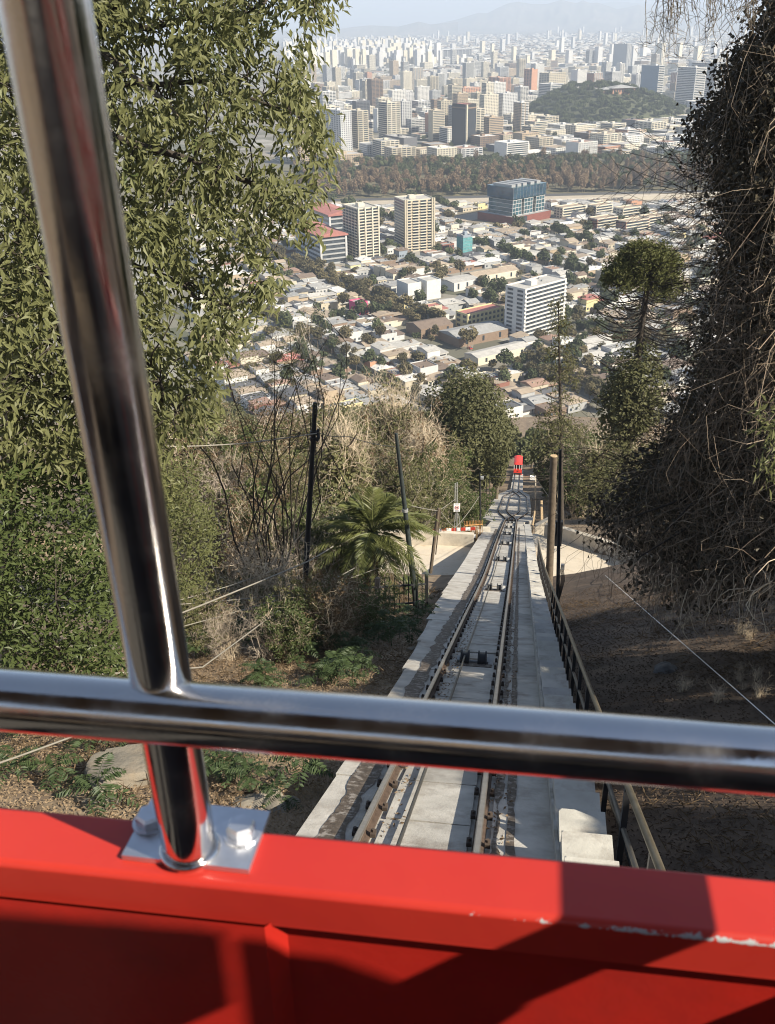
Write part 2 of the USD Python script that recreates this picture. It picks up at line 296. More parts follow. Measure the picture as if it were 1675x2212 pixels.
xs = np.r_[-60000:-4000:4000, -4000:4001:500, 8000:60001:4000]; ys = np.r_[300:6001:300, 8000:64001:4000]
v, f = grid(xs, ys, lambda x, y: 0 * x + CITY)
put('city_ground', (v, np.vstack([f[:, [0, 1, 2]], f[:, [0, 2, 3]]])), '/World/Looks/plain_ground', kind='structure')
# far mountains: a real range with its own depth
L['mountain'] = look('mountain', (.20, .17, .13), .95, .25, .0012, dirt=(.11, .11, .07), dscale=.0009, dlow=.4, dhigh=.65)
SKYLINE = [(800, 62), (850, 58), (938, 52), (985, 42), (1033, 27), (1053, 28), (1078, 15), (1099, 6), (1120, 3), (1150, 8), (1181, 8), (1213, -1), (1245, 6), (1260, 0), (1276, 6), (1293, 5), (1334, 19), (1357, 15), (1380, 9), (1400, 19), (1425, 34), (1470, 42), (1560, 40), (1700, 30)]
def ridge(name, pts, dist, depth, seed):
    pts = np.array(pts, float); d = np.array([ray(*p) for p in pts]); h = np.hypot(d[:, 0], d[:, 1])
    ax, zz = d[:, 0] / h, d[:, 2] / h * dist
    az = np.linspace(ax[0], ax[-1], 240); top = np.interp(az, ax, zz) - CITY
    s = np.linspace(-1, 1.2, 40)
    A, S = np.meshgrid(az, s, indexing='ij'); R = dist + S * depth
    prof = np.exp(-(S / .5) ** 2)
    n = meshkit.fbm(np.stack([A * 60, S * 4, 0 * A], -1), 5, seed)
    Z = top[:, None] * prof * (1 - .75 * (1 - np.exp(-(S / .3) ** 2)) * np.abs(n - .5) * 2.4) - 25
    Z = np.where(np.abs(S) < .03, top[:, None] * prof, Z)
    v = np.stack([A * R, np.sqrt(1 - A ** 2) * R, Z + CITY], -1)
    nn, m = A.shape; i, j = np.meshgrid(np.arange(nn - 1), np.arange(m - 1), indexing='ij'); a = (i * m + j).ravel()
    put(name, (v.reshape(-1, 3), np.vstack([np.stack([a, a + m, a + m + 1], 1), np.stack([a, a + m + 1, a + 1], 1)])), L['mountain'], smooth=True, kind='structure')
ridge('mountain_range', SKYLINE, 21000, 4200, 4)
ridge('distant_hills', [(560, 68), (640, 66), (700, 68), (760, 58), (800, 54), (860, 57), (905, 46), (930, 52), (990, 47)], 17500, 2500, 9)
ridge('distant_hills', [(1270, 12), (1330, 2), (1400, 8), (1480, 10), (1560, 20), (1640, 14), (1760, 18)], 30000, 4000, 12)

# the haze over the valley
usdkit.material(stage, '/World/Looks/haze_air', {'v': ('principled_volume', {'color': (.74, .83, .95), 'density': HAZE, 'anisotropy': 0.0})}, [], volume='v.volume')
put('haze', MB().box((0, 10000, 330), (150000, 150000, 1160)), '/World/Looks/haze_air', kind='stuff')
# ================================================================ the funicular track
rng = np.random.default_rng(11)
def T(x, y, dz=0.0): return np.array([x, y, float(tz(y)) + dz])
SL = -.16                                             # slab surface below the rail tops
bed = thing('track_bed', 'pale concrete bed of the funicular track running down the hill', 'track bed', T(XC, 30, SL), kind='structure')
ys = np.r_[-6:80:.5, 80:160:1.0, 160:225:2.0]
cross = []
for y in ys:
    l, r = float(bed_left(y)), float(bed_right(y)); w = np.linspace(l, r, 9)
    cross.append([[l - .05, y, tz(y) - 4.0], *[[x, y, tz(y) + SL - .035] for x in w], [r + .02, y, tz(y) - 4.0]])
C_ = np.array(cross); n, m = C_.shape[:2]; i, j = np.meshgrid(np.arange(n - 1), np.arange(m - 1), indexing='ij'); a = (i * m + j).ravel()
put('bed_body', (C_.reshape(-1, 3), np.vstack([np.stack([a, a + 1, a + m + 1], 1), np.stack([a, a + m + 1, a + m], 1)])), L['track_concrete'], bed)
def slab(xa, xb, ya, yb, mat, jitter=.012, drop=0.0, name='concrete_slab'):
    """One slab cast on the bed: a thin box that follows the slope, its edges a little uneven."""
    gx, gy = np.array([xa, xb]) + [.006, -.006], np.array([ya, yb]) + [.008, -.008]
    j = rng.normal(0, jitter, 4) * .35
    t = [[gx[0], gy[0]], [gx[1], gy[0]], [gx[1], gy[1]], [gx[0], gy[1]]]
    t = np.array(t) + rng.normal(0, jitter, (4, 2)) * [0.4, 1.0]
    z = tz(t[:, 1]) + SL + drop + j
    put(name, MB().prism(t, z - .12, z), mat, bed)
y = 2.0; edges = []
while y < 74: edges.append(y); y += rng.uniform(.95, 1.25)
rollers_y = [16.0, 30.4, 42.0, 51.3, 60.2, 68.5, 77.5]
for a, b in zip(edges[:-1], edges[1:]):
    if any(a - .35 < q < b + .35 for q in rollers_y): continue
    slab(X0 + .11, X1 - .10, a, b, L['slab_concrete'] if rng.random() < .7 else L['slab_dark'])
for a, b in zip(edges[::2][:-1], edges[::2][1:]):
    slab(X1 + .10, .485, a + rng.uniform(-.1, .1), b, L['track_concrete'] if rng.random() < .8 else L['slab_dark'], .008, -.008)
for a, b in zip(edges[::3][:-1], edges[::3][1:]):
    l = float(bed_left((a + b) / 2)); slab(l + rng.uniform(-.02, .02), X0 - .09, a, b, L['track_concrete'], .012, -.004)
mb = MB()
for y in np.arange(75, 222, 1.6):
    l, r = float(bed_left(y)), float(bed_right(y)); t = np.array([[l, y], [r, y], [r, y + 1.5], [l, y + 1.5]])
    z = tz(t[:, 1]) + SL - .02 + rng.normal(0, .012); mb.prism(t, z - .15, z)
put('far_slabs', mb, L['track_concrete'], bed, kind='stuff')
def stain(xa, xb, ya, yb, mat, rag=.05, step=.06, label=None):
    ys = np.arange(ya, yb, step); nz = lambda s: (meshkit.fbm(np.stack([ys * 2.2, 0 * ys + s, 0 * ys], -1), 5, 3) - .5) * rag * 5; l = xa + nz(1.3); r = xb + nz(7.7)
    V = np.stack([np.stack([l, ys, tz(ys) + SL + .008], 1), np.stack([r, ys, tz(ys) + SL + .008], 1)], 1).reshape(-1, 3)
    k = np.arange(len(ys) - 1) * 2; put('oil_stain', (V, np.vstack([np.stack([k, k + 1, k + 3], 1), np.stack([k, k + 3, k + 2], 1)])), mat, bed, label=label)
stain(-1.72, -1.46, 3, 66, L['grease'], .035); stain(.02, .11, 3, 70, L['grease'], .012); stain(-.11, -.04, 3, 30, L['grease'], .03)

def rail(name, label, fx, ya, yb, step=.5, clips=True):
    ys = np.arange(ya, yb + 1e-6, step); c = np.array([T(fx(y), y) for y in ys]); t = norm(np.gradient(c, axis=0)); side = norm(np.cross(t, [0, 0, 1.0])); up = np.cross(side, t)
    base = thing(name, label, 'rail', c[len(c) // 2])
    def sweep(prof):
        P = np.array(prof); V = c[:, None] + P[None, :, 0, None] * side[:, None] + P[None, :, 1, None] * up[:, None]; n, m = V.shape[:2]
        i, j = np.meshgrid(np.arange(n - 1), np.arange(m), indexing='ij'); i, j = i.ravel(), j.ravel(); j2 = (j + 1) % m
        return V.reshape(-1, 3), np.vstack([np.stack([i * m + j, (i + 1) * m + j2, i * m + j2], 1), np.stack([i * m + j, (i + 1) * m + j, (i + 1) * m + j2], 1)])
    put('rail_head', sweep([(-.03, -.028), (.03, -.028), (.032, -.008), (.022, 0), (-.022, 0), (-.032, -.008)]), L['rail_head'], base)
    put('rail_web', sweep([(-.06, SL + .012), (.06, SL + .012), (.055, SL + .03), (.012, SL + .045), (.012, -.029), (-.012, -.029), (-.012, SL + .045), (-.055, SL + .03)]), L['rail_rust'], base)
    if clips:
        mb = MB()
        for k, y in enumerate(np.arange(ya + .3, min(yb, 100), .72)):
            for s in (-1, 1):
                p = T(fx(y) + s * .085, y, SL + .045); mb.box(p, (.05, .075, .045)); mb.tube([p, p + [0, 0, .055]], .015, 6)
        put('rail_clips', mb, L['clip_iron'], base, kind='stuff')
LA, LB, LS = 86.5, 158.0, 1.34                        # passing loop: start, end, sideways shift of each track
def shift(y):
    return LS * smooth(LA - 1, LA + 27, y) * (1 - smooth(LB - 17, LB + 1, y))
rail('steel_rail', 'nearer stretch of rail with the dark oil stain and cable beside it', lambda y: X0, -3, LA)
rail('steel_rail', 'nearer stretch of rail on the stair side of the track', lambda y: X1, -3, LA)
rail('steel_rail', 'outer curved rail of the passing loop, on the side of the barrier', lambda y: X0 - shift(y), LA, LB, 1.0)
rail('steel_rail', 'inner curved rail of the passing loop crossing from the stair side', lambda y: X1 - shift(y), LA, LB, 1.0)
rail('steel_rail', 'inner curved rail of the passing loop crossing from the stained side', lambda y: X0 + shift(y), LA, LB, 1.0)
rail('steel_rail', 'outer curved rail of the passing loop, nearest the black fence', lambda y: X1 + shift(y), LA, LB, 1.0)
rail('steel_rail', 'straight rail under the far red car, on its shaded side', lambda y: X0, LB, 222, 2.0, False)
rail('steel_rail', 'straight rail under the far red car, on its sunlit side', lambda y: X1, LB, 222, 2.0, False)
# switch frame where the loop begins
g = thing('switch_frame', 'dark steel frame tying the rails where the passing loop begins', 'switch frame', T(XC, 86))
for y in (84.6, 86.3, 88.5): put('cross_bar', MB().beam(T(X0 - .1, y, SL + .08), T(X1 + .1, y, SL + .08), .12, .14), L['dark_iron'], g)
for x in (X0 + .28, X1 - .28): put('guard_rail', MB().beam(T(x, 84.2, -.02), T(x, 89, -.02), .06, .14), L['rail_rust'], g)

CABLE = X0 + .36
pts = [T(CABLE, y, -.035 - .05 * math.sin(math.pi * ((y - 2) % 14) / 14)) for y in np.arange(-3, 90, 1.0)]
put('haul_cable', MB().tube(pts, .019, 8), L['cable_steel'], smooth=True, label='dark greasy steel haul cable lying over the rollers between the two rails', cat='cable')
put('haul_cable', MB().tube([T(X0 - shift(y) + .4, y, -.03) for y in np.arange(90, 196, 2.0)], .019, 6), L['cable_steel'], smooth=True, label='second haul cable in the passing loop, leading down to the far red car', cat='cable')
where = ['set in the nearest dark pit', 'second one down the slope', 'third one down the slope', 'fourth one down, beside the parapet', 'fifth one down, above the loop', 'sixth one down, close to the loop', 'last one before the loop switch']
for k, y in enumerate(rollers_y):
    g = thing('cable_roller', 'pair of dark steel cable rollers between the rails, ' + where[k], 'roller', T(XC, y, SL))
    y0, y1 = y - .42, y + .42
    put('pit_lining', MB().prism([(X0 + .2, y0), (X1 - .16, y0), (X1 - .16, y1), (X0 + .2, y1)], np.array([tz(y0), tz(y0), tz(y1), tz(y1)]) + SL - .1, np.array([tz(y0), tz(y0), tz(y1), tz(y1)]) + SL - .02), L['grease'], g)
    for x in (CABLE, CABLE + .34):
        w = MB()
        for a, b, r in ((-.085, -.055, .2), (-.055, .055, .15), (.055, .085, .2)): w.tube([T(x + a, y, -.14), T(x + b, y, -.14)], r, 20)
        put('wheel', w, L['dark_iron'], g)
    put('axle', cyl(T(CABLE - .16, y, -.16), T(CABLE + .52, y, -.16), .022, 8), L['galvanised'], g)
    for x in (CABLE - .13, CABLE + .46): put('bracket', MB().box(T(x, y, -.18), (.05, .16, .16)), L['galvanised'], g)
    put('pale_block', MB().box(T(X1 - .19, y + .02, SL + .02), (.1, .36, .08)), L['step_concrete'], g)

# the stair along the track
st = thing('staircase', 'narrow concrete staircase between the track and the iron handrail', 'staircase', T(.7, 25, SL))
y = 1.5
while y < 46.5:
    run = .56; z = float(tz(y)) + SL + .12; j = rng.normal(0, .006, 4)
    put('step', MB().prism([(.50 + j[0], y), (.93 + j[1], y), (.93 + j[1], y + run - .05), (.50 + j[0], y + run - .05)], z - .55, z + j[2]), L[f'step_{rng.integers(3)}'], st)
    y += run
put('landing', MB().prism([(.5, 46.7), (1.0, 46.7), (1.0, 76), (.5, 76)], [tz(46.7) - 1, tz(46.7) - 1, tz(76) - 1, tz(76) - 1], [tz(46.7) - .1, tz(46.7) - .1, tz(76) - .1, tz(76) - .1]), L['step_concrete'], st)
put('stringer', MB().prism([(.465, 1), (.497, 1), (.497, 46.6), (.465, 46.6)], [tz(1) - 1, tz(1) - 1, tz(46.6) - 1, tz(46.6) - 1], [tz(1) + .02 + SL, tz(1) + .02 + SL, tz(46.6) + SL + .02, tz(46.6) + SL + .02]), L['slab_dark'], st)
# iron handrail
hr = thing('handrail', 'black iron handrail with worn pale top tube along the concrete stair', 'handrail', T(1.08, 25, SL))
HX = 1.08; HB = SL - .25
for y in np.arange(2.4, 47, 1.5):
    put('post', MB().beam(T(HX, y, HB - .3), T(HX, y, HB + 1.0), .055, .055, (0, 1, 0)), L['black_paint'], hr)
ry = np.arange(1.5, 47.3, 1.5)
put('top_rail', MB().tube([T(HX, y, HB + 1.02) for y in ry], .032, 8), look('worn_rail', (.15, .125, .085), .45, .3, 5, metallic=.5), hr, smooth=True)
put('middle_rail', MB().tube([T(HX, y, HB + .52) for y in ry], .025, 8), look('worn_rail_2', (.10, .09, .075), .5, .4, 5, metallic=.4), hr, smooth=True)
put('loose_pipe', MB().tube([T(1.22 + .03 * math.sin(y), y, SL - .3) for y in np.arange(2, 12, .5)], .03, 6), L['dark_iron'], smooth=True, label='dark pipe lying on the soil behind the handrail posts', cat='pipe')
# ================================================================ the red car we stand in
car = thing('funicular_car', 'red funicular car in which we stand, with polished steel tube railing', 'funicular car', (-.6, -.6, -1.72))
OY, IY, LZ = .708, .634, -.727                        # outer and inner edge of the ledge, its height
XL, XR = -1.75, .62
def strip(prof, xa, xb, n=80):
    """A folded sheet: profile (y, z) swept along x."""
    xs = np.linspace(xa, xb, n); P = np.array(prof); V = np.stack([np.repeat(xs[:, None], len(P), 1), np.repeat(P[None, :, 0], n, 0), np.repeat(P[None, :, 1], n, 0)], -1); m = len(P)
    i, j = np.meshgrid(np.arange(n - 1), np.arange(m - 1), indexing='ij'); a = (i * m + j).ravel()
    return V.reshape(-1, 3), np.vstack([np.stack([a, a + 1, a + m + 1], 1), np.stack([a, a + m + 1, a + m], 1)])
def arc(cy, cz, r, a0, a1, n=7):
    return [(cy + r * math.cos(math.radians(a)), cz + r * math.sin(math.radians(a))) for a in np.linspace(a0, a1, n)]
r = .006
# worn paint along the inner edge of the ledge
usdkit.material(stage, '/World/Looks/ledge_paint', {
    'g': ('geometry', {}), 's': ('separate_xyz', {}), 'n': ('noise_texture', {'scale': 60.0, 'detail': 6.0, 'roughness': .75}), 'n2': ('noise_texture', {'scale': 9.0, 'detail': 2.0}),
    'ey': ('map_range', {'from_min': IY + .005, 'from_max': IY - .001, 'to_min': 0., 'to_max': .35, 'clamp': True}), 'ex': ('map_range', {'from_min': -.06, 'from_max': .14, 'to_min': -.10, 'to_max': .09, 'clamp': True}),
    'ez': ('map_range', {'from_min': LZ - .016, 'from_max': LZ - .006, 'to_min': 0., 'to_max': 1., 'clamp': True}),
    'a1': ('math', {'math_type': 'add'}), 'a2': ('math', {'math_type': 'add'}), 'a3': ('math', {'math_type': 'multiply'}), 'th': ('math', {'math_type': 'greater_than', 'value2': .80}),
    'c': ('noise_texture', {'scale': 3.0, 'detail': 4.0}), 'cr': ('rgb_ramp', {'ramp': [(.3, (.36, .020, .014)), (.7, (.43, .031, .019))]}),
    'm': ('mix', {'color2': (.36, .365, .37)}), 'bn': ('noise_texture', {'scale': 14.0, 'detail': 2.0}), 'b': ('bump', {'distance': .0008, 'strength': 1.0}), 'p': ('principled_bsdf', {'roughness': .36, 'specular_ior_level': .45})},
    [('g.position', 's.vector'), ('g.position', 'n.vector'), ('g.position', 'n2.vector'), ('g.position', 'c.vector'), ('g.position', 'bn.vector'), ('s.y', 'ey.value'), ('s.x', 'ex.value'), ('s.z', 'ez.value'),
     ('n.fac', 'a1.value1'), ('ey.result', 'a1.value2'), ('a1.value', 'a2.value1'), ('ex.result', 'a2.value2'), ('a2.value', 'a3.value1'), ('ez.result', 'a3.value2'), ('a3.value', 'th.value1'), ('th.value', 'm.fac'),
     ('c.fac', 'cr.fac'), ('cr.color', 'm.color1'), ('m.color', 'p.base_color'), ('bn.fac', 'b.height'), ('b.normal', 'p.normal')], surface='p.BSDF')
LP = '/World/Looks/ledge_paint'
prof = [(OY - .004, LZ - .10), (OY, LZ - .06)] + arc(OY - r, LZ - r, r, 0, 90) + arc(IY + r * 1.4, LZ - r * 1.4, r * 1.4, 90, 172) + [(IY + .002, LZ - .045)] + [(IY + .002, LZ - .050), (IY + .020, LZ - .062)]
put('ledge', strip(prof[::-1], XL, XR), LP, car, smooth=40)
# inner panel with one vertical fold
def panel(xa, xb, ya, yb, z0=-1.62, z1=LZ - .046):
    n = 14; zs = np.linspace(z0, z1, n); 
    V = np.array([[[xa, ya, z], [xb, yb, z]] for z in zs]).reshape(-1, 3); k = np.arange(n - 1) * 2
    return V, np.vstack([np.stack([k, k + 1, k + 3], 1), np.stack([k, k + 3, k + 2], 1)])
PY = IY + .016
put('front_panel', panel(XL, -.222, PY - .020, PY - .020), L['car_red'], car); put('front_panel', panel(-.206, XR, PY, PY), L['car_red'], car)
mb = MB(); mb.add(*panel(-.222, -.206, PY - .020, PY)); put('panel_fold', mb, L['car_red'], car)
put('outer_panel', MB().box(((XL + XR) / 2, OY + .02, -1.15), (XR - XL, .02, .7)), L['car_red'], car)
# railing: leaning post, cross tube, base plate, bolts
A, B = np.array([-.303, .669, LZ]), np.array([-.272, .562, .28])
TR = .0258
put('railing_post', MB().tube([A + (B - A) * t for t in np.linspace(0, 1, 16)], TR, 40), L['stainless'], car, smooth=True)
ty, tzv = .627, -.520
put('cross_tube', MB().tube([(x, ty + .0, tzv) for x in np.linspace(XL + .05, XR - .02, 24)], .0272, 40), L['stainless'], car, smooth=True)
jn = A + (B - A) * ((tzv - LZ) / (B[2] - LZ))
wl = trimesh.creation.torus(.0268, .0012, 40, 10)
for s in (-1, 1):
    break
    w = wl.copy(); w.apply_transform(trimesh.transformations.rotation_matrix(math.pi / 2, [0, 1, 0])); w.apply_translation([jn[0] + s * .0255, ty, tzv]); put('weld', w, L['stainless'], car, smooth=True)
def plate(c, lx, ly, t, rz):
    q = trimesh.creation.box((lx, ly, t)); q.apply_transform(trimesh.transformations.rotation_matrix(rz, [0, 0, 1])); q.apply_translation(c); return q
pc = np.array([-.302, .690, LZ + .0035])
bp = put('base_plate', plate(pc, .128, .078, .006, math.radians(-1.0)), L['galv_bolt'], car)
w = trimesh.creation.torus(TR + .001, .0030, 40, 10); w.apply_translation([A[0], A[1] - .0, LZ + .008]); put('weld', w, L['stainless'], car, smooth=True)
for bx, by in ((-.353, .697), (-.258, .694)):
    c = np.array([bx, by, LZ + .0065])
    b = put('bolt', MB().tube([c, c + [0, 0, .011], c + [0, 0, .014]], [.0148, .0148, .0125], 6), L['galv_bolt'], car)
    put('washer', cyl(c - [0, 0, .0005], c + [0, 0, .0022], .0185, 24), L['galv_bolt'], car)
put('rivet', MB().tube([(-.455, PY - .001, LZ - .061), (-.455, PY - .006, LZ - .061)], .006, 10), L['dark_iron'], car)
# the rest of the car, behind and above us, plus added shade plates and braces
put('floor', MB().box(((XL + XR) / 2, -.7, -1.66), (XR - XL, 2.75, .06)), look('car_floor', (.06, .058, .055), .8, .3, 8), car)
L['car_inside'] = look('car_inside', (.11, .09, .075), .6, .3, 5)
put('roof', MB().box(((XL + XR) / 2 , -1.12, .80), (XR - XL + .1, 2.5, .07)), L['car_inside'], car)
for x, y in ((XR - .03, .0), (XR - .03, -1.9), (XL + .03, .60), (XL + .03, -1.9)):
    put('roof_post', MB().beam((x, y, -1.6), (x, y, .77), .046, .046, (0, 1, 0)), L['car_red'], car)
put('side_panel', MB().box((XR - .01, -.70, -1.15), (.03, 2.5, .94)), L['car_inside'], car)
put('side_panel', MB().box((XL + .01, -.70, -1.15), (.03, 2.6, .92)), L['car_inside'], car)
put('rear_panel', MB().box(((XL + XR) / 2, -2.0, -1.0), (XR - XL, .03, 1.2)), L['car_inside'], car)
put('side_rail', MB().tube([(XR - .03, .50, -.62), (XR - .03, -1.9, -.62)], .022, 12), L['stainless'], car, smooth=True)
def side_board(pts, name):
    q = np.array(pts); n = len(q); m = MB(); x = (XR - .045, XR - .015); V = np.vstack([np.c_[np.full(n, x_), q] for x_ in x]); i = np.arange(n); j = (i + 1) % n; k = np.arange(1, n - 1)
    F = np.vstack([np.stack([i, j, j + n], 1), np.stack([i, j + n, i + n], 1), np.stack([0 * k, k, k + 1], 1), np.stack([0 * k + n, k + n, k + 1 + n], 1)]); put(name, m.add(V, F), L['car_red'], car)
side_board([(.60, -.375), (.60, -.283), (-1.9, -.283), (-1.9, -.375)], 'side_board'); side_board([(.58, -.66), (.58, -.545), (-1.9, -.545), (-1.9, -.66)], 'side_board')
side_board([(.352, -.28), (.316, -.18), (.268, -.085), (.268, -.28)], 'side_screen'); side_board([(.250, -.045), (.10, .235), (-.5, .235), (-.5, -.03), (.250, -.15)], 'side_screen'); side_board([(.235, -.28), (.235, -.19), (-.1, -.08), (-.1, -.20)], 'side_screen')  # unseen plates, added and shaped to keep sun off the red inner panel
side_board([(.40, -.38), (.30, -.38), (.12, -.54), (.22, -.54)], 'side_brace'); side_board([(.10, -.38), (.0, -.38), (.24, -.54), (.34, -.54)], 'side_brace')  # unseen braces added to throw crossed dark bands on the inner panel
put('bench', MB().box((-.6, -1.4, -1.22), (1.9, .45, .06)), L['wood_pole'], car)

# the other car, far down the track
fy = 203.0
far = thing('funicular_car', 'small red funicular car coming up the straight track below the passing loop', 'funicular car', T(XC, fy, .1))
b0 = T(XC, fy, 0); W = .92
def fb(c, s): return MB().box(b0 + np.array(c, float), s)
put('lower_body', MB().prism([(XC - W, fy), (XC + W, fy), (XC + W, fy + 4.2), (XC - W, fy + 4.2)], b0[2] - 1.3, b0[2] + 1.15), L['car_red_far'], far)
put('bumper', fb((0, -.08, .15), (1.7, .14, .25)), L['dark_iron'], far)
rf = MB(); n = 9; ang = np.linspace(-1, 1, n); prof = np.array([[W * 1.02 * a, 2.15 + .34 * (1 - a * a)] for a in ang])
V = []
for yy, dz, sc in ((-.14, -.16, 1.0), (.10, -.04, 1.0), (.42, .0, 1.0), (4.3, .0, 1.0)): V.append([[b0[0] + p[0] * sc, fy + yy, b0[2] + p[1] + dz + .35] for p in prof])
V = np.array(V); m = n; i, j = np.meshgrid(np.arange(3), np.arange(n - 1), indexing='ij'); a = (i * m + j).ravel()
put('roof', (V.reshape(-1, 3), np.vstack([np.stack([a, a + 1, a + m + 1], 1), np.stack([a, a + m + 1, a + m], 1)])), L['car_red_far'], far)
for x in (-W + .06, W - .06, -.34, .34):
    for yy in ((.06, 4.1) if abs(x) > .5 else (.06,)): put('post', fb((x, yy, 1.65), (.11, .11, 1.1)), L['white_paint'], far)
put('cab_back', fb((0, .5, 1.6), (1.66, .06, .95)), L['dark_iron'], far)  # dark sheet standing in for the shade inside the car
put('headlamp', MB().tube([b0 + [0, -.02, .75], b0 + [0, -.08, .75]], .12, 12), L['dark_iron'], far)
# ================================================================ the city
rng = np.random.default_rng(5)
PHI = math.radians(38)
def axes_(phi): return np.array([math.cos(phi), math.sin(phi)]), np.array([-math.sin(phi), math.cos(phi)])
GU, GV = axes_(PHI)
NUM = 'first second third fourth fifth sixth seventh eighth ninth tenth eleventh twelfth thirteenth fourteenth fifteenth sixteenth seventeenth eighteenth nineteenth twentieth'.split()
NUM += [f'{t_}-{u_}' for t_ in 'twenty thirty forty fifty sixty seventy eighty ninety'.split() for u_ in 'first second third fourth fifth sixth seventh eighth ninth'.split()]; NUM += ['outlying'] * 400
LAND = []                                              # (name, x, y) of things one can find
def label_all(items):
    """items: (description, x, y). A label for each: what it looks like, where it stands, and how far out when others read alike."""
    lx, ly, _ = px([[a, b, CITY + 10] for _, a, b in LAND]); got = []
    for d, x, y in items:
        ix, iy, _ = px([[x, y, CITY + 5]]); q = np.hypot((lx - ix[0]), (ly - iy[0]) * 1.3); k = int(np.argmin(q))
        dx, dy = ix[0] - lx[k], iy[0] - ly[k]
        rel = ('right of' if dx > 0 else 'left of') if abs(dx) > abs(dy) * 1.2 else ('beyond' if dy < 0 else 'in front of')
        got.append((d, rel, LAND[k][0], q[k]))
    out = [None] * len(items); groups = {}
    for i, g in enumerate(got): groups.setdefault(g[:3], []).append(i)
    for (d, rel, l), ids in groups.items():
        ids.sort(key=lambda i: got[i][3])
        for n, i in enumerate(ids):
            o = '' if len(ids) == 1 else f', {NUM[n]} out from it'
            out[i] = f'{d} {rel} the {l}{o}'
            for w in (' out from it', ' house with', ' block'):
                if len(out[i].split()) > 16: out[i] = out[i].replace(w, {' out from it': ' out', ' house with': ' house,', ' block': ''}[w], 1)
    return out

class Part:
    """Geometry of one building, in its own frame: u to the right along the lit front, w back, z up from the ground."""
    def __init__(s, o, phi): s.o = np.array([o[0], o[1], CITY if len(o) < 3 else o[2]]); s.u, s.w = axes_(phi); s.b = {}
    def mb(s, k): return s.b.setdefault(k, MB())
    def P(s, u, w): return s.o[:2] + s.u * u + s.w * w
    def block(s, mb, u0, u1, w0, w1, z0, z1):
        ox, oy, oz = s.o; ux, uy = s.u; wx, wy = s.w
        q = [(ox + ux * a + wx * b, oy + uy * a + wy * b) for a, b in ((u0, w0), (u1, w0), (u1, w1), (u0, w1))]
        mb.V.append(np.array([(x, y, oz + z0) for x, y in q] + [(x, y, oz + z1) for x, y in q])); mb.F.append(BOXF + mb.n); mb.n += 8
    def gable(s, mb, u0, u1, w0, w1, z0, h, along_u=True, over=.5):
        u0, u1, w0, w1 = u0 - over, u1 + over, w0 - over, w1 + over; z = s.o[2] + z0
        q = [s.P(u0, w0), s.P(u1, w0), s.P(u1, w1), s.P(u0, w1)]
        r = [s.P(u0, (w0 + w1) / 2), s.P(u1, (w0 + w1) / 2)] if along_u else [s.P((u0 + u1) / 2, w0), s.P((u0 + u1) / 2, w1)]
        V = [[*p, z] for p in q] + [[*p, z + h] for p in r] + [[*p, z - .25] for p in q]
        F = [[0, 1, 5], [0, 5, 4], [2, 3, 4], [2, 4, 5], [1, 2, 5], [3, 0, 4]] if along_u else [[1, 2, 5], [1, 5, 4], [3, 0, 4], [3, 4, 5], [0, 1, 4], [2, 3, 5]]
        F += [[6, 7, 1], [6, 1, 0], [7, 8, 2], [7, 2, 1], [8, 9, 3], [8, 3, 2], [9, 6, 0], [9, 0, 3], [6, 8, 7], [6, 9, 8]]
        mb.add(V, F)
    def shed(s, mb, u0, u1, w0, w1, z0, h, over=.4):
        u0, u1, w0, w1 = u0 - over, u1 + over, w0 - over, w1 + over
        mb.prism([s.P(u0, w0), s.P(u1, w0), s.P(u1, w1), s.P(u0, w1)], s.o[2] + z0, s.o[2] + z0 + np.array([.25, h, h, .25]))
    def hip(s, mb, u0, u1, w0, w1, z0, h, over=.5):
        u0, u1, w0, w1 = u0 - over, u1 + over, w0 - over, w1 + over; z = s.o[2] + z0; q = [s.P(u0, w0), s.P(u1, w0), s.P(u1, w1), s.P(u0, w1)]
        c = s.P((u0 + u1) / 2, (w0 + w1) / 2); V = [[*p, z] for p in q] + [[*c, z + h]]
        mb.add(V, [[0, 1, 4], [1, 2, 4], [2, 3, 4], [3, 0, 4], [0, 2, 1], [0, 3, 2]])

def facade(B, face, length, other, z0, h, floors, style, cols, wins, trims, deep=.12):
    """Windows (boxes a little proud of the wall) and slabs or piers on one face: 'r' the lit front, 'l' the shaded side."""
    fh = h / floors
    def blk(mb, a0, a1, out0, out1, za, zb):
        if face == 'r': B.block(mb, a0, a1, -out1, -out0, za, zb)
        else: B.block(mb, -out1, -out0, a0, a1, za, zb)
    if style == 'blank': return
    for k in range(floors):
        zb = z0 + k * fh
        if style in ('grid', 'pier'):
            for c in range(cols):
                a = length * (c + .22) / cols; b = length * (c + .78) / cols; m = MB(); blk(m, a, b, 0, deep, zb + fh * .3, zb + fh * .82); wins.append(m)
        elif style == 'band':
            m = MB(); blk(m, length * .03, length * .97, 0, deep, zb + fh * .38, zb + fh * .86); wins.append(m)
        elif style == 'balc':
            for c in range(cols):
                a = length * (c + .12) / cols; b = length * (c + .88) / cols
                m = MB(); blk(m, a, b, 0, .06, zb + fh * .18, zb + fh * .9); wins.append(m)
                t = MB(); blk(t, a - .2, b + .2, -.05, 1.25, zb - .02, zb + .16); blk(t, a - .2, b + .2, 1.13, 1.25, zb + .16, zb + fh * .36); trims.append(('balcony', t))
        elif style == 'slab':
            m = MB(); blk(m, length * .04, length * .96, 0, .08, zb + fh * .3, zb + fh * .9); wins.append(m)
            t = MB(); blk(t, -.1, length + .1, -.05, .7, zb - .05, zb + fh * .3); trims.append(('floor_slab', t))
    if style == 'pier':
        for c in range(cols + 1):
            t = MB(); a = length * c / cols; blk(t, a - .35, a + .35, -.05, .5, z0, z0 + h); trims.append(('pier', t))

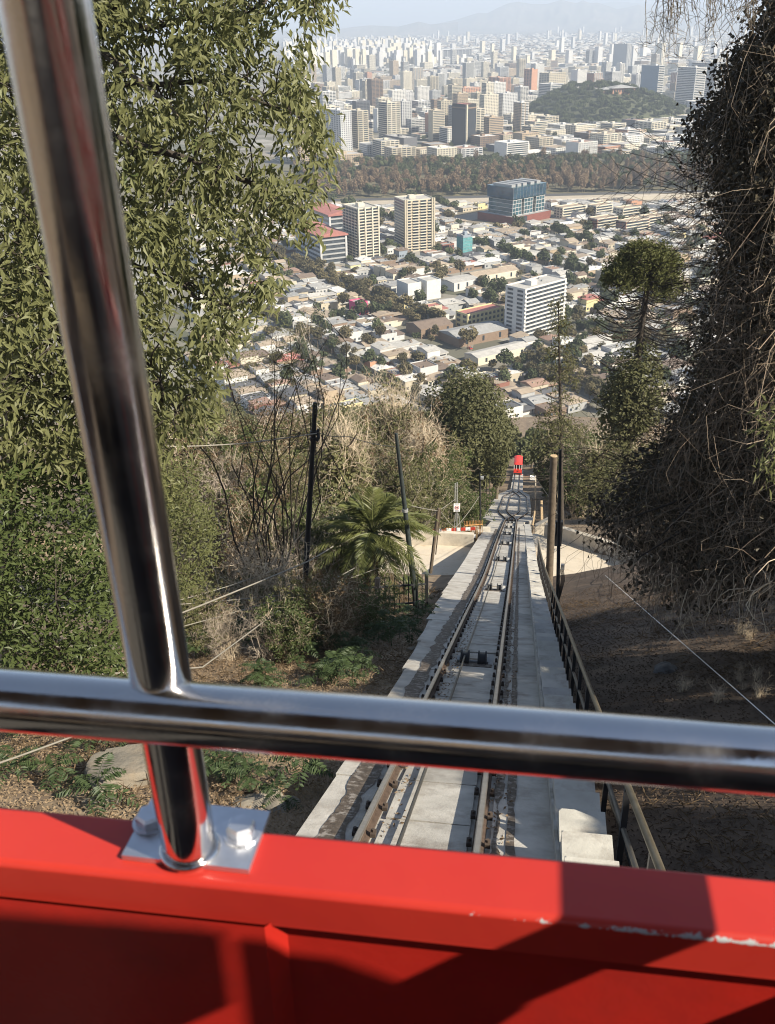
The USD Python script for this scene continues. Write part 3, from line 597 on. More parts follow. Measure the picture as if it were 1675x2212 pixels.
def building(name, label, cat, o, phi, lu, lw, h, floors, wall, roof, right=('grid', 5), left=('grid', 4), each=True, top=True, group=None, base=0.0, trim=None, glass='pane', lift=True, seed=0):
    rg = np.random.default_rng(seed + int(abs(o[0] * 7 + o[1] * 3)))
    B = Part(o, phi); t = thing(name, label, cat, (*o[:2], CITY), group)
    m = MB(); B.block(m, 0, lu, 0, lw, -2, h); put('wall', m, L['wall ' + wall], t)
    if top:
        m = MB(); B.block(m, .3, lu - .3, .3, lw - .3, h - .1, h + .06); put('roof', m, L['roof ' + roof], t)
        m = MB(); e = .3
        for q in ((0, lu, 0, e), (0, lu, lw - e, lw), (0, e, e, lw - e), (lu - e, lu, e, lw - e)): B.block(m, *q, h, h + .9)
        put('parapet', m, L['wall ' + (trim or wall)], t)
        if lift:
            a, b = rg.uniform(.25, .5), rg.uniform(.3, .55); m = MB(); B.block(m, lu * a, lu * a + min(6, lu * .35), lw * b, lw * b + min(6, lw * .35), h, h + 3.2); put('lift_house', m, L['wall ' + (trim or wall)], t)
            m = MB()
            for _ in range(4):
                a, b = rg.uniform(.1, .85), rg.uniform(.1, .85); B.block(m, lu * a, lu * a + 1.4, lw * b, lw * b + 1.2, h, h + 1.1)
            put('roof_units', m, L['galvanised'], t, kind='stuff')
    wins, trims = [], []
    facade(B, 'r', lu, lw, base, h - base, floors, right[0], right[1], wins, trims)
    facade(B, 'l', lw, lu, base, h - base, floors, left[0], left[1], wins, trims)
    if each:
        for w in wins[:300]: put('window', w, L[glass], t)
        if len(wins) > 300:
            m = MB(); [m.add(*w.get()) for w in wins[300:]]; put('further_windows', m, L[glass], t, kind='stuff')
        for n_, m in trims[:300]: put(n_, m, L['wall ' + (trim or wall)], t)
    else:
        for parts, n_, mt in ((wins, 'windows', L[glass]), ([x[1] for x in trims], 'balconies', L['wall ' + (trim or wall)])):
            if parts:
                m = MB(); [m.add(*w.get()) for w in parts]; put(n_, m, mt, t, kind='stuff')
    return t, B
HERO = []                                              # footprints to keep clear: centre, radius
def hero(*a, land=None, **k):
    o, phi, lu, lw = a[3], a[4], a[5], a[6]; u, w = axes_(phi); c = np.array(o[:2]) + u * lu / 2 + w * lw / 2
    HERO.append((*c, math.hypot(lu, lw) / 2)); LAND.append((land or a[0].replace('_', ' '), *c)); return building(*a, **k)

D38, D34 = PHI, math.radians(33)
t, B = hero('apartment_tower', 'tall beige apartment tower beside the red-roofed complex, its long side in shade', 'tower', (-154.5, 876), math.radians(36), 21.5, 30, 46, 18, 'sand', 'pale', ('balc', 3), ('balc', 5), land='shaded beige tower', trim='cream')
for u in (.3, 6.9, 14.0, 20.2): 
    m = MB(); B.block(m, u, u + 1.2, -1.5, -.02, 0, 47.2); put('pilaster', m, L['wall cream'], t)
t, B = hero('apartment_tower', 'tall beige apartment tower with a bowed sunlit front of stacked white balconies', 'tower', (-118.5, 921), math.radians(28), 30.5, 26, 46, 18, 'sand', 'pale', ('balc', 4), ('slab', 1), land='bowed beige tower', trim='cream')
for u in (.2, 1.9, 27.0, 29.0):
    m = MB(); B.block(m, u, u + 1.3, -1.7, -.02, 0, 47.4); put('pilaster', m, L['wall beige'], t)
t, B = hero('white_tower', 'white twelve-storey block with ribbon balconies standing above the low roofs', 'tower', (-3, 649), math.radians(50), 43, 17.5, 33.5, 12, 'white', 'pale', ('slab', 1), ('grid', 2), land='white twelve-storey block')
for f_ in range(12):
    for c in range(7):
        m = MB(); B.block(m, 2 + c * 6, 5.2 + c * 6, -.16, -.1, f_ * 2.79 + 1.0, f_ * 2.79 + 2.4); put('window', m, L['glass_dark'], t)
# red-roofed complex: two blocks
for o, lu, lw, h, lab in (((-186, 862), 25, 62, 25, 'front block of the red-roofed complex, its end facing the sun'), ((-196, 955), 26, 60, 27, 'back block of the red-roofed complex, behind the shaded beige tower')):
    t, B = hero('red_roof_building', lab, 'building', o, math.radians(34), lu, lw, h, 6, 'pale grey', 'red', ('slab', 1), ('band', 1), top=False, land='red-roofed complex', trim='grey')
    m = MB(); B.prism = None; B.gable(m, 0, lu, 0, lw, h + .3, 3.2, False, 1.6); put('roof', m, L['roof red'], t)
    m = MB(); B.block(m, -1.7, lu + 1.7, -1.75, -1.55, h - .9, h + .3); put('fascia', m, L['roof red'], t)
    for u in (-.6, lu - 1.2): m = MB(); B.block(m, u, u + 1.8, -1.0, -.02, 0, h - .3); put('pilaster', m, L['wall pale grey'], t)
# glass office block by the park
L['glass_teal'] = look('glass_teal', (.035, .08, .095), .08, .35, .12, spec=.8); L['glass_blue'] = look('glass_blue', (.025, .055, .085), .08, .4, .1, spec=.8); L['net_teal'] = look('net_teal', (.09, .24, .245), .8, .25, .5)
gx, gy = -20.3, 1057.5; B = Part((gx, gy), math.radians(50)); t = thing('glass_office', 'teal glass office block on a dark red plinth, its top box overhanging', 'office block', (gx, gy, CITY)); LAND.append(('glass office block', gx + 5, gy + 50)); HERO.append((gx - 5, gy + 45, 55))
m = MB(); B.block(m, 0, 60, 0, 52, -2, 8); put('plinth', m, look('plinth_red', (.17, .06, .045), .8, .15, .3), t)
m = MB(); B.block(m, 1, 59, 1, 51, 7.9, 8.1); put('terrace', m, L['roof grey'], t)
m = MB(); B.block(m, -.12, 21, -.12, 0, 1, 7.6); put('plinth_glass', m, L['glass_dark'], t)
for k, u in enumerate((4, 22, 41)):
    m = MB(); B.block(m, u, u + 14, 6, 40, 8, 24); put('glass_wing', m, L['glass_teal'], t)
    for z in (8.2, 12, 16, 20, 23.7): m = MB(); B.block(m, u - .3, u + 14.3, 5.6, 40, z, z + .45); put('floor_slab', m, L['wall pale grey'], t)
    for q in (u, u + 4.6, u + 9.2, u + 13.6): m = MB(); B.block(m, q, q + .4, 5.55, 6, 8, 24); put('mullion', m, L['wall pale grey'], t)
    if k: m = MB(); B.block(m, u - 4, u, 9, 38, 8, 25); put('stair_core', m, L['wall cream'], t)
m = MB(); B.block(m, 3.5, 56, 5, 42, 25.5, 36.5); put('top_box', m, L['glass_blue'], t)
for z in (25, 29, 32.7, 36.4): m = MB(); B.block(m, 3.2, 56.3, 4.7, 42.3, z, z + .35); put('floor_slab', m, L['glass_teal'], t)
for q in np.arange(3.5, 56, 5.2): m = MB(); B.block(m, q, q + .18, 4.75, 5, 25.5, 36.5); put('mullion', m, L['galvanised'], t)
for q in (6, 15, 24, 36, 46): m = MB(); B.block(m, q, q + 6, 10, 36, 36.7, 39.2); put('roof_skylight', m, L['galvanised'], t)
hero('yellow_house_block', 'yellow three-storey flats with a red roof left of the white twelve-storey block', 'building', (-42, 668), math.radians(44), 34, 13, 10.5, 3, 'yellow', 'red', ('grid', 9), ('grid', 2), land='yellow flats', lift=False)
t, B = hero('pink_house', 'bright pink house with white window grids beside the brown street trees', 'house', (-125, 696), math.radians(42), 9.5, 11, 9.5, 3, 'pink', 'grey', ('grid', 4), ('blank', 1), land='pink house', lift=False, glass='pane')
t, B = hero('scaffold_tower', 'narrow tower wrapped in turquoise scaffold netting', 'tower', (-62, 900), math.radians(40), 9, 10, 19, 6, 'blue grey', 'pale', ('blank', 1), ('blank', 1), land='netted turquoise tower', lift=True)
m = MB(); B.block(m, -.7, 9.7, -.9, -.6, 1, 18); B.block(m, -.9, -.6, -.9, 9, 1, 18); put('netting', m, L['net_teal'], t)
for k in range(7): m = MB(); B.block(m, -.9, 9.9, -1.05, -.9, 1 + k * 2.8, 1.15 + k * 2.8); put('scaffold_tube', m, L['galvanised'], t)
hero('red_house', 'small brick red house front beside the netted turquoise tower', 'house', (-82, 915), math.radians(40), 13, 9, 7.5, 2, 'brick red', 'grey', ('grid', 5), ('blank', 1), land='brick red house', lift=False)
for o, lu, lw, h, lab in (((-93, 742), 12, 17, 13, 'blank white block with no windows, the taller of the pair'), ((-79, 748), 13, 15, 14, 'blank white block with a stained edge, the right one of the pair')):
    hero('white_block', lab, 'building', o, D38, lu, lw, h, 3, 'white', 'pale', ('blank', 1), ('blank', 1), land='blank white blocks', lift=False)
def hall(label, o, phi, lu, lw, h, wall, roof, land, rise=2.5, sky=3):
    B = Part(o, phi); t = thing('hall', label, 'hall', (*o, CITY)); u, w = axes_(phi); c = np.array(o) + u * lu / 2 + w * lw / 2
    HERO.append((*c, math.hypot(lu, lw) / 2.1)); LAND.append((land, *c))
    m = MB(); B.block(m, 0, lu, 0, lw, -2, h); put('wall', m, L['wall ' + wall], t)
    n = max(1, round(lw / 18))
    for k in range(n): m = MB(); B.gable(m, 0, lu, lw * k / n + .3, lw * (k + 1) / n - .3, h, rise, True, .25); put('roof', m, L['roof ' + roof], t)
    for k in range(sky): m = MB(); B.block(m, lu * (k + .4) / sky, lu * (k + .4) / sky + 1.6, -.12, 0, 1.5, h - 1); put('door', m, L['glass_dark'], t)
    return t, B
hall('long blue grey shed roof in front of the yellow flats', (-45, 627), math.radians(40), 42, 24, 6, 'brown', 'grey', 'blue grey shed')
hall('dark brown tiled hall among the street trees, left of the blue grey shed', (-72, 645), math.radians(38), 26, 20, 6.5, 'brown', 'brown', 'brown tiled hall')
t, B = hero('brown_building', 'big windowless tan building with a pale stepped roof behind the monkey puzzle tree', 'building', (150, 690), math.radians(30), 36, 42, 20, 1, 'tan', 'tan', ('blank', 1), ('blank', 1), land='big tan building', lift=False)
for k in range(7): m = MB(); B.block(m, 2 + k * 4.7, 3.6 + k * 4.7, -.3, -.02, 1, 19.2); put('fin', m, L['wall brown'], t)
for k in range(3): m = MB(); B.block(m, 3, 33, 5 + 12 * k, 13 + 12 * k, 20.1, 22.5); put('roof_ridge', m, L['roof tan'], t)
hero('dark_office', 'dark glass office with white floor bands at the edge of the creepers', 'office block', (177, 790), math.radians(28), 38, 30, 22, 6, 'blue grey', 'grey', ('band', 1), ('band', 1), land='dark banded office', glass='glass_dark')
hall('wide pale shed roof at the foot of the big tan building', (128, 622), math.radians(33), 46, 30, 7, 'white', 'white', 'wide pale sheds'); hall('second pale shed with grey wall, nearer than the first', (118, 575), math.radians(33), 40, 26, 7, 'blue grey', 'pale', 'near pale shed')
hall('long pale roof of a workshop below the white twelve-storey block', (-30, 590), math.radians(42), 44, 14, 5, 'cream', 'pale', 'pale workshop roof', 1.5)
hall('low hall with a brown roof and skylights beyond the blank white blocks', (-45, 800), math.radians(40), 46, 16, 6, 'cream', 'tan', 'tan low hall'); hall('white flat-roofed hall behind the bare street trees', (-60, 775), math.radians(40), 26, 20, 7, 'white', 'pale', 'white flat hall', .6)
for k, (x_, y_) in enumerate(((1387, 306), (1448, 298), (1280, 318), (1356, 324), (1440, 328), (1220, 300))):
    pass
for k, (a, b, wl, lu) in enumerate(((565, 285, 'cream', 34), (735, 275, 'cream', 24), (870, 290, 'cream', 26), (740, 345, 'brick red', 28), (885, 360, 'brick red', 32), (1000, 335, 'brick red', 26))):
    g_ = gnd(962.7 + a * .4253 + 12, 339.8 + b * .4253 + 12)
    hero('apartment_block', ['cream walk-up flats nearest the canal, leftmost of the row', 'cream walk-up flats in the middle of the canal row', 'cream walk-up flats at the far right of the canal row', 'brick walk-up flats with pale roof band, nearest the glass office', 'brick walk-up flats with pale roof band, middle of the near row', 'brick walk-up flats with pale roof band, rightmost of the near row'][k], 'flats', g_[:2], math.radians(40), lu, 14, 11, 4, wl, 'tan', ('slab', 1), ('grid', 3), land='walk-up flats', lift=False, trim='cream')
# dark tower and its neighbours beyond the park
t, B = hero('dark_tower', 'black office tower with a pale vertical strip at its corner', 'tower', (-119, 1760), math.radians(48), 22, 36, 66, 20, 'black', 'red', ('blank', 1), ('blank', 1), land='black tower', each=False, lift=False)
m = MB(); B.block(m, -1.2, 1.6, -1.2, 1.6, 0, 66.5); put('corner_strip', m, L['wall beige'], t); m = MB(); B.block(m, -.3, 22.3, -.3, 36.3, 60, 62); put('floor_band', m, L['wall brown'], t)
for k in range(18):
    m = MB(); B.block(m, 2, 21.5, -.12, 0, 3 + k * 3.1, 4.9 + k * 3.1); put('window', m, L['glass_dark'], t); m = MB(); B.block(m, -.12, 0, 2, 35.5, 3 + k * 3.1, 4.9 + k * 3.1); put('window', m, L['glass_dark'], t)
def tall(label, land, x, yb, yt, wpx, wall, right, left, floors, share=.5, phi=D38, roof='pale', each=False, trim=None, glass='pane', cat='tower'):
    """A tower by its base, its top and its width."""
    o = gnd(x, yb); d = math.hypot(o[0], o[1]); top = ray(x, yt); h = top[2] / math.hypot(top[0], top[1]) * d - CITY
    mpp = d / FPX * 1.12; u, w = axes_(phi); vx = np.array([math.cos(math.radians(YAW)), math.sin(math.radians(YAW))])
    lu = wpx * share * mpp / abs(u @ vx); lw = wpx * (1 - share) * mpp / abs(w @ vx)
    return hero('tower_block', label, cat, o[:2], phi, lu, lw, h, floors, wall, roof, right, left, land=land, each=each, trim=trim, glass=glass)
tall('grey slab tower with a grid of white-framed windows, beside the leafy tree edge', 'white grid tower', 739, 327, 240, 48, 'pale grey', ('grid', 5), ('pier', 6), 19, .4, trim='white')
tall('tan balcony tower between the white grid tower and the pale grey one', 'tan balcony tower', 775, 321, 240, 38, 'beige', ('balc', 2), ('slab', 1), 18, .5)
tall('pale balcony tower with a stepped top left of the black tower', 'stepped pale tower', 838, 312, 222, 40, 'cream', ('balc', 3), ('slab', 1), 20, .6)
tall('dark blank slab in front of the stepped pale tower', 'dark blank slab', 873, 333, 299, 62, 'dark grey', ('blank', 1), ('blank', 1), 5, .4, roof='pale')
tall('salmon orange block with white window grid behind the black tower', 'salmon block', 1000, 226, 190, 44, 'orange', ('grid', 7), ('grid', 4), 12, .75)
tall('orange and white tower, the wider of the two orange ones', 'wide orange tower', 1079, 210, 168, 38, 'orange', ('balc', 3), ('grid', 3), 17, .55)
tall('slim tower with one plain terracotta face', 'slim terracotta tower', 1147, 213, 150, 22, 'orange', ('blank', 1), ('grid', 3), 20, .5)
tall('broad beige office tower with a regular window grid', 'broad beige tower', 1184, 222, 158, 46, 'beige', ('grid', 9), ('grid', 4), 18, .7)
tall('white-banded block in front of the broad beige tower', 'white-banded block', 1188, 232, 182, 42, 'white', ('slab', 1), ('slab', 1), 14, .6)
tall('blue grey glass tower with a dark slanted side, right of the wooded hill', 'slanted glass tower', 1416, 232, 142, 32, 'blue grey', ('slab', 1), ('blank', 1), 24, .35, trim='white', glass='glass_dark')
tall('white-striped tower with a blue grey side, right of the slanted glass tower', 'white-striped tower', 1496, 228, 146, 42, 'white', ('slab', 1), ('band', 1), 22, .5, trim='white', glass='glass_dark')
tall('dull olive grey glass tower at the edge of the creepers', 'olive grey tower', 1540, 222, 137, 52, 'grey', ('band', 1), ('band', 1), 20, .45, glass='glass_dark')
tall('dark tower pair standing left of the dome, the taller one', 'tower left of the dome', 1352, 150, 95, 26, 'grey', ('grid', 3), ('blank', 1), 26, .35)
tall('slim tower right of the dome', 'tower right of the dome', 1427, 147, 93, 14, 'cream', ('grid', 2), ('blank', 1), 25, .5)
tall('tower with a dark front and red corner in the middle of the city', 'red-cornered tower', 877, 235, 196, 34, 'white', ('grid', 2), ('pier', 3), 15, .4)
# long dark stadium hall, dome
o = gnd(955, 124); B = Part(o[:2], D38); t = thing('stadium', 'long low dark stadium hall with a flat pale roof far across the city', 'stadium', (*o[:2], CITY)); LAND.append(('dark stadium hall', *o[:2]))
m = MB(); B.block(m, 0, 200, 0, 150, 0, 38); put('wall', m, L['wall dark grey'], t); m = MB(); B.block(m, -6, 206, -6, 156, 38.2, 41); put('roof', m, L['wall pale grey'], t)
for k in range(8): m = MB(); B.block(m, 8 + 25 * k, 11 + 25 * k, -2.5, -.1, 0, 38); put('buttress', m, L['wall grey'], t)
HERO.append((*(o[:2] + GU * 100 + GV * 75), 130))
o = gnd(1387, 119); t = thing('dome', 'pale shallow dome far across the city behind the towers', 'dome', (*o[:2], CITY)); LAND.append(('pale dome', *o[:2])); HERO.append((*o[:2], 60))
n = 24; an = np.arange(n) * 2 * np.pi / n; mb = MB(); rr = [48, 47, 42, 33, 20, 6]; zz = [14, 20, 28, 35, 40, 42]
V = np.array([[[o[0] + r_ * math.cos(a_), o[1] + r_ * math.sin(a_), CITY + z_] for a_ in an] for r_, z_ in zip(rr, zz)]); i, j = np.meshgrid(np.arange(5), np.arange(n), indexing='ij'); i, j = i.ravel(), j.ravel(); j2 = (j + 1) % n
put('roof', (V.reshape(-1, 3), np.vstack([np.stack([i * n + j, i * n + j2, (i + 1) * n + j2], 1), np.stack([i * n + j, (i + 1) * n + j2, (i + 1) * n + j], 1)])), L['wall pale grey'], t, smooth=True)
put('drum', cyl([o[0], o[1], CITY], [o[0], o[1], CITY + 14], 48, 24), L['wall grey'], t)
# wooded hill in the city with a pavilion
HC, HA, HB_ = np.array([138., 2330.]), 185., 250.
def hill_h(x, y):
    q = np.hypot((x - HC[0]) / HA, (y - HC[1]) / HB_); return 58 * np.clip(1 - q ** 1.6, 0, 1) + 12 * np.exp(-(((x - 60) / 50) ** 2 + ((y - 2420) / 60) ** 2))
xs = np.linspace(HC[0] - 200, HC[0] + 200, 40); ys = np.linspace(HC[1] - 265, HC[1] + 265, 50)
v, f = grid(xs, ys, lambda x, y: CITY - .5 + hill_h(x, y) + (meshkit.fbm(np.stack([x / 30, y / 30, 0 * x], -1), 3, 2) - .5) * 8 * (hill_h(x, y) > .5))
put('wooded_hill', (v, np.vstack([f[:, [0, 1, 2]], f[:, [0, 2, 3]]])), look('wooded_ground', (.07, .075, .04), .95, .4, .1), smooth=True, kind='structure')
LAND.append(('wooded city hill', *HC)); HERO.append((HC[0], HC[1], 215))
pz = CITY + float(hill_h(170, 2260)); B = Part((150, 2245, pz), math.radians(25)); t = thing('pavilion', 'brick pavilion with a wide flat hip roof on the wooded city hill', 'pavilion', (150, 2245, pz))
m = MB(); B.block(m, 0, 52, 0, 30, -8, 12); put('wall', m, L['wall orange'], t); m = MB(); B.hip(m, 0, 52, 0, 30, 12, 6, 4); put('roof', m, L['roof grey'], t); m = MB(); B.block(m, -18, -1, 6, 26, -8, 10); put('wing', m, L['wall brown'], t); m = MB(); B.hip(m, -18, -1, 6, 26, 10, 4, 3); put('wing_roof', m, L['roof grey'], t)
for k in range(8): m = MB(); B.block(m, 3 + 6 * k, 6 + 6 * k, -.2, 0, 4, 9); put('window', m, L['glass_dark'], t)
# canal wall with graffiti, riverside roads
a, b = gnd(1170, 443), gnd(1580, 424); d = norm((b - a)[:2]); nrm = np.array([-d[1], d[0]])
q = [a[:2], b[:2], b[:2] + nrm * 3, a[:2] + nrm * 3]
put('canal_wall', MB().prism(q, CITY - 1, CITY + 5.5), L['wall_concrete'], label='long pale canal wall with graffiti letters in front of the brown poplars', cat='wall')
tx = meshkit.text_mesh('HKWR', 3.6, .3, True); ang = math.atan2(d[1], d[0])
Rm = np.array([[d[0], d[1], 0], [0, 0, 1.0], [d[1], -d[0], 0]]); o_ = gnd(1320, 436)[:2]; o_ = a[:2] + d * ((o_ - a[:2]) @ d) - nrm * .05
put('graffiti', (np.asarray(tx.vertices) @ Rm + [*o_, CITY + 1.2], tx.faces), L['wall dark grey'], label='dark graffiti letters sprayed on the canal wall', cat='graffiti')
a2, b2 = gnd(620, 447), gnd(1640, 421); d2 = norm((b2 - a2)[:2]); n2 = np.array([-d2[1], d2[0]])
L['asphalt'] = look('asphalt', (.075, .075, .075), .9, .15, .2); L['path_dust'] = look('path_dust', (.36, .31, .24), .95, .12, .1); L['park_ground'] = look('park_ground', (.12, .105, .06), .95, .3, .03)
def ribbon(name, a, b, w, z, mat): put(name, MB().prism([a, b, b + n2 * w, a + n2 * w], z - .3, z), mat, kind='structure')
A2, B2 = a2[:2] - d2 * 300, b2[:2] + d2 * 300
ribbon('river_road', A2 - n2 * 18, B2 - n2 * 18, 14, CITY + .15, L['asphalt']); ribbon('river_bed', A2 + n2 * 3, B2 + n2 * 3, 26, CITY + .12, L['path_dust']); ribbon('park_road', A2 + n2 * 32, B2 + n2 * 32, 16, CITY + .15, L['asphalt']); ribbon('park_ground', A2 + n2 * 49, B2 + n2 * 49, 300, CITY + .12, L['park_ground'])

# ---------------------------------------------------------------- quarter at the foot of the hill: houses in blocks along its streets
def clear(x, y, r): return all(math.hypot(x - a, y - b) > c + r * .75 for a, b, c in HERO)
US = [90, 180, 270, 360, 450, 540, 630, 720, 810, 900, 990]; VS = np.arange(150, 1400, 78.0)
def uv(x, y): return x * GU[0] + y * GU[1], x * GV[0] + y * GV[1]
lots = []
for u0, u1 in zip(US[:-1], US[1:]):
    for v0, v1 in zip(VS[:-1], VS[1:]):
        ua, ub, va, vb = u0 + (8 if u0 == 360 else 5.5), u1 - (8 if u1 == 360 else 5.5), v0 + 4.5, v1 - 4.5
        c = ua
        while c < ub - 8:
            w = rng.uniform(14, 25); w = ub - c if ub - c - w < 11 else w; r = va
            while r < vb - 6:
                l = rng.uniform(7.5, 14); l = vb - r if vb - r - l < 7 else l
                lots.append((c, r, w, l)); r += l
            c += w
houses = []
for c, r, w, l in lots:
    m = GU * (c + w / 2) + GV * (r + l / 2); ix, iy, iz = px([[*m, CITY]])
    if iz[0] < 100 or not (430 < ix[0] < 1660 and 438 < iy[0] < 905): continue
    if (m - A2) @ n2 > -26 or not clear(*m, max(w, l) * .5) or rng.random() < .10: continue
    houses.append((math.hypot(*m), c, r, w, l, m))
houses.sort(key=lambda h: h[0])
wn, ww = zip(*[('white', .27), ('cream', .17), ('pale grey', .14), ('beige', .13), ('grey', .10), ('tan', .05), ('yellow', .025), ('brick red', .02), ('blue grey', .03), ('orange', .006), ('brown', .04)]); ww = np.array(ww) / sum(ww)
rn, rw = zip(*[('grey', .31), ('pale', .19), ('tan', .25), ('white', .06), ('brown', .11), ('terracotta', .035), ('dark', .055), ('red', .01)]); rw = np.array(rw) / sum(rw)
def house_geo(B, w, l, rg):
    """walls, roof, windows, roof clutter of one house on its lot."""
    kind = rg.choice(['gable', 'flat', 'shed', 'hip'], p=[.42, .3, .22, .06]); h = rg.uniform(3.6, 6.6) + (3 if rg.random() < .16 else 0)
    wall, roof, wins, extra = MB(), MB(), [], MB(); d0 = rg.uniform(0, 1.2); w2 = w * rg.uniform(.55, .75); 
    B.block(wall, d0, w2, .15, l - .15, -1, h)
    h2 = h * rg.uniform(.55, .85); B.block(wall, w2 + .01, w - .2, .15 + rg.uniform(0, l * .3), l - .15, -1, h2)
    if kind == 'flat':
        B.block(roof, d0 + .25, w2 - .25, .4, l - .4, h - .1, h + .05)
        for q in ((d0, w2, .15, .4), (d0, w2, l - .4, l - .15), (d0, d0 + .25, .4, l - .4), (w2 - .25, w2, .4, l - .4)): B.block(wall, *q, h, h + .6)
    elif kind == 'gable': B.gable(roof, d0, w2, .15, l - .15, h, rg.uniform(1.0, 2.0), rg.random() < .6, .35)
    elif kind == 'shed': B.shed(roof, d0, w2, .15, l - .15, h, rg.uniform(.7, 1.6))
    else: B.hip(roof, d0, w2, .15, l - .15, h, 2.0)
    B.shed(roof, w2 + .05, w - .2, .2, l - .15, h2, rg.uniform(.4, 1.0), .2)
    if rg.random() < .6:
        a, b = sorted(rg.uniform(w2 * .2, w - .5, 2)); b = max(b, a + 2.5); q = rg.uniform(1, max(1.2, l - 4)); B.shed(extra, a, min(b, w - .2), q, min(q + rg.uniform(2.5, 5), l - .2), h2 + rg.uniform(.2, 1.0), rg.uniform(.3, .8), .1)
    for k in range(rg.integers(2, 4)):
        m = MB(); a = d0 + (w2 - d0) * (k + .3) / 3.4; B.block(m, a, a + 1.5, .05, .15, 1.2, 2.7); wins.append(m)
    for k in range(rg.integers(1, 4)):
        m = MB(); a = l * (k + .3) / 4; B.block(m, d0 - .1, d0, a, a + 1.3, 1.2, 2.7 if h < 7 else 5); wins.append(m)
    for k in range(rg.integers(1, 4)):
        a, b = rg.uniform(d0 + .5, w2 - 1.5), rg.uniform(.6, max(.7, l - 2)); z = h + (.0 if kind == 'flat' else .3); B.block(extra, a, a + rg.uniform(.6, 1.8), b, b + rg.uniform(.6, 1.5), z, z + rg.uniform(.6, 1.5))
    return kind, h, wall, roof, wins, extra
specs = []
for k, (dist, c, r, w, l, m) in enumerate(houses):
    specs.append((wn[rng.choice(len(wn), p=ww)], rn[rng.choice(len(rn), p=rw)], int(rng.integers(1 << 30))))
geo = []
for (dist, c, r, w, l, m), (wc, rc, sd) in zip(houses, specs):
    o = GU * c + GV * r; B = Part((*o, CITY), PHI); geo.append((B, o, wc, rc, *house_geo(B, w, l, np.random.default_rng(sd))))
NH = 300
KW = {'gable': 'gabled', 'flat': 'flat-roofed', 'shed': 'shed-roofed', 'hip': 'hip-roofed'}
labels = label_all([(f'{"two-storey" if g_[5] > 6.6 else "low"} {g_[2]} {KW[g_[4]]} house with {g_[3]} roof', *h[5]) for h, g_ in zip(houses[:NH], geo[:NH])])
rest = {}
for k, (B, o, wc, rc, kind, h, wall, roof, wins, extra) in enumerate(geo):
    if k < NH:
        t = thing('house', labels[k], 'house', (*o, CITY), 'houses of the quarter at the foot of the hill')
        put('wall', wall, L['wall ' + wc], t); put('roof', roof, L['roof ' + rc], t); [put('window', w_, L['pane'], t) for w_ in wins]; put('roof_boxes', extra, L[['galvanised', 'roof grey', 'roof tan', 'roof brown', 'wall white'][k % 5]], t, kind='stuff')
    else:
        for q, mt in ((wall, 'wall ' + wc), (roof, 'roof ' + rc), (extra, 'galvanised')): rest.setdefault(mt, MB()).add(*q.get())
        for w_ in wins: rest.setdefault('pane', MB()).add(*w_.get())
if rest:
    t = thing('further_houses', 'many low houses with pale and grey roofs farther out towards the canal', 'houses', (0, 900, CITY), kind='stuff')
    for mt, q in rest.items(): put('walls' if mt.startswith('wall') else 'roofs', q, L[mt], t, kind='stuff')
print('houses', len(houses))

# ---------------------------------------------------------------- the city beyond the park
far_wall = [('white', .24), ('cream', .28), ('beige', .17), ('pale grey', .11), ('grey', .06), ('tan', .05), ('orange', .03), ('brown', .03), ('dark grey', .02)]
fn, fw = zip(*far_wall); fw = np.array(fw) / sum(fw)
cells = []
y = 0
for ring_a, ring_b, pitch in ((1440, 2500, 48), (2500, 3600, 74), (3600, 5000, 108)):
    for iu in np.arange(-4000, 6000, pitch):
        for iv in np.arange(-4000, 6000, pitch):
            if (round(iu / pitch) % 4 == 0) and rng.random() < .85: continue
            m = GU * (iu + rng.uniform(-5, 5)) + GV * (iv + rng.uniform(-5, 5)); d = math.hypot(*m)
            if not (ring_a <= d < ring_b) or m[1] < 0 or (m - A2) @ n2 < 352: continue
            ix, iy, iz = px([[*m, CITY]])
            if not (610 < ix[0] < 1625) or not clear(*m, pitch * .5): continue
            cells.append((m, d, pitch, ix[0], iy[0]))
mid = []
for m, d, pitch, ix, iy in cells:
    den = meshkit.noise(np.array([m[0] / 260, m[1] / 260, .5]), 77)
    east = float(smooth(1350, 1000, ix))
    p = np.clip((d - 1550) / 600, 0, 1) * (.16 + .55 * den) * (.6 + .55 * east); p = p if d < 4200 else p * .45
    if (d < 2050 and ix > 1130) or (d < 2700 and 1130 < ix < 1460): p = 0
    if rng.random() < .05: continue
    if rng.random() < p:
        floors = int(np.clip(rng.normal(16, 5), 9, 26)); h = floors * 2.8; lu, lw = rng.uniform(17, 36), rng.uniform(15, 28)
    else:
        floors = int(rng.choice([2, 3, 4, 5, 6, 7, 8], p=[.2, .2, .2, .14, .12, .08, .06])); h = floors * 3.0; lu, lw = rng.uniform(.55, .9, 2) * pitch; lw = min(lw, 40); lu = min(lu, 44)
    mid.append(dict(m=m, d=d, floors=floors, h=h, lu=lu, lw=lw, wall=fn[rng.choice(len(fn), p=fw)], right=[('grid', int(lu // 3.6)), ('balc', max(2, int(lu // 7))), ('slab', 1), ('band', 1), ('pier', max(3, int(lu // 4.5)))][rng.choice(5, p=[.36, .22, .16, .1, .16])], left=[('grid', int(lw // 4)), ('slab', 1), ('blank', 1), ('pier', 4)][rng.choice(4, p=[.45, .2, .2, .15])], roof=['pale', 'grey', 'white', 'tan', 'terracotta'][rng.choice(5, p=[.4, .25, .15, .12, .08])], tall=floors >= 9))
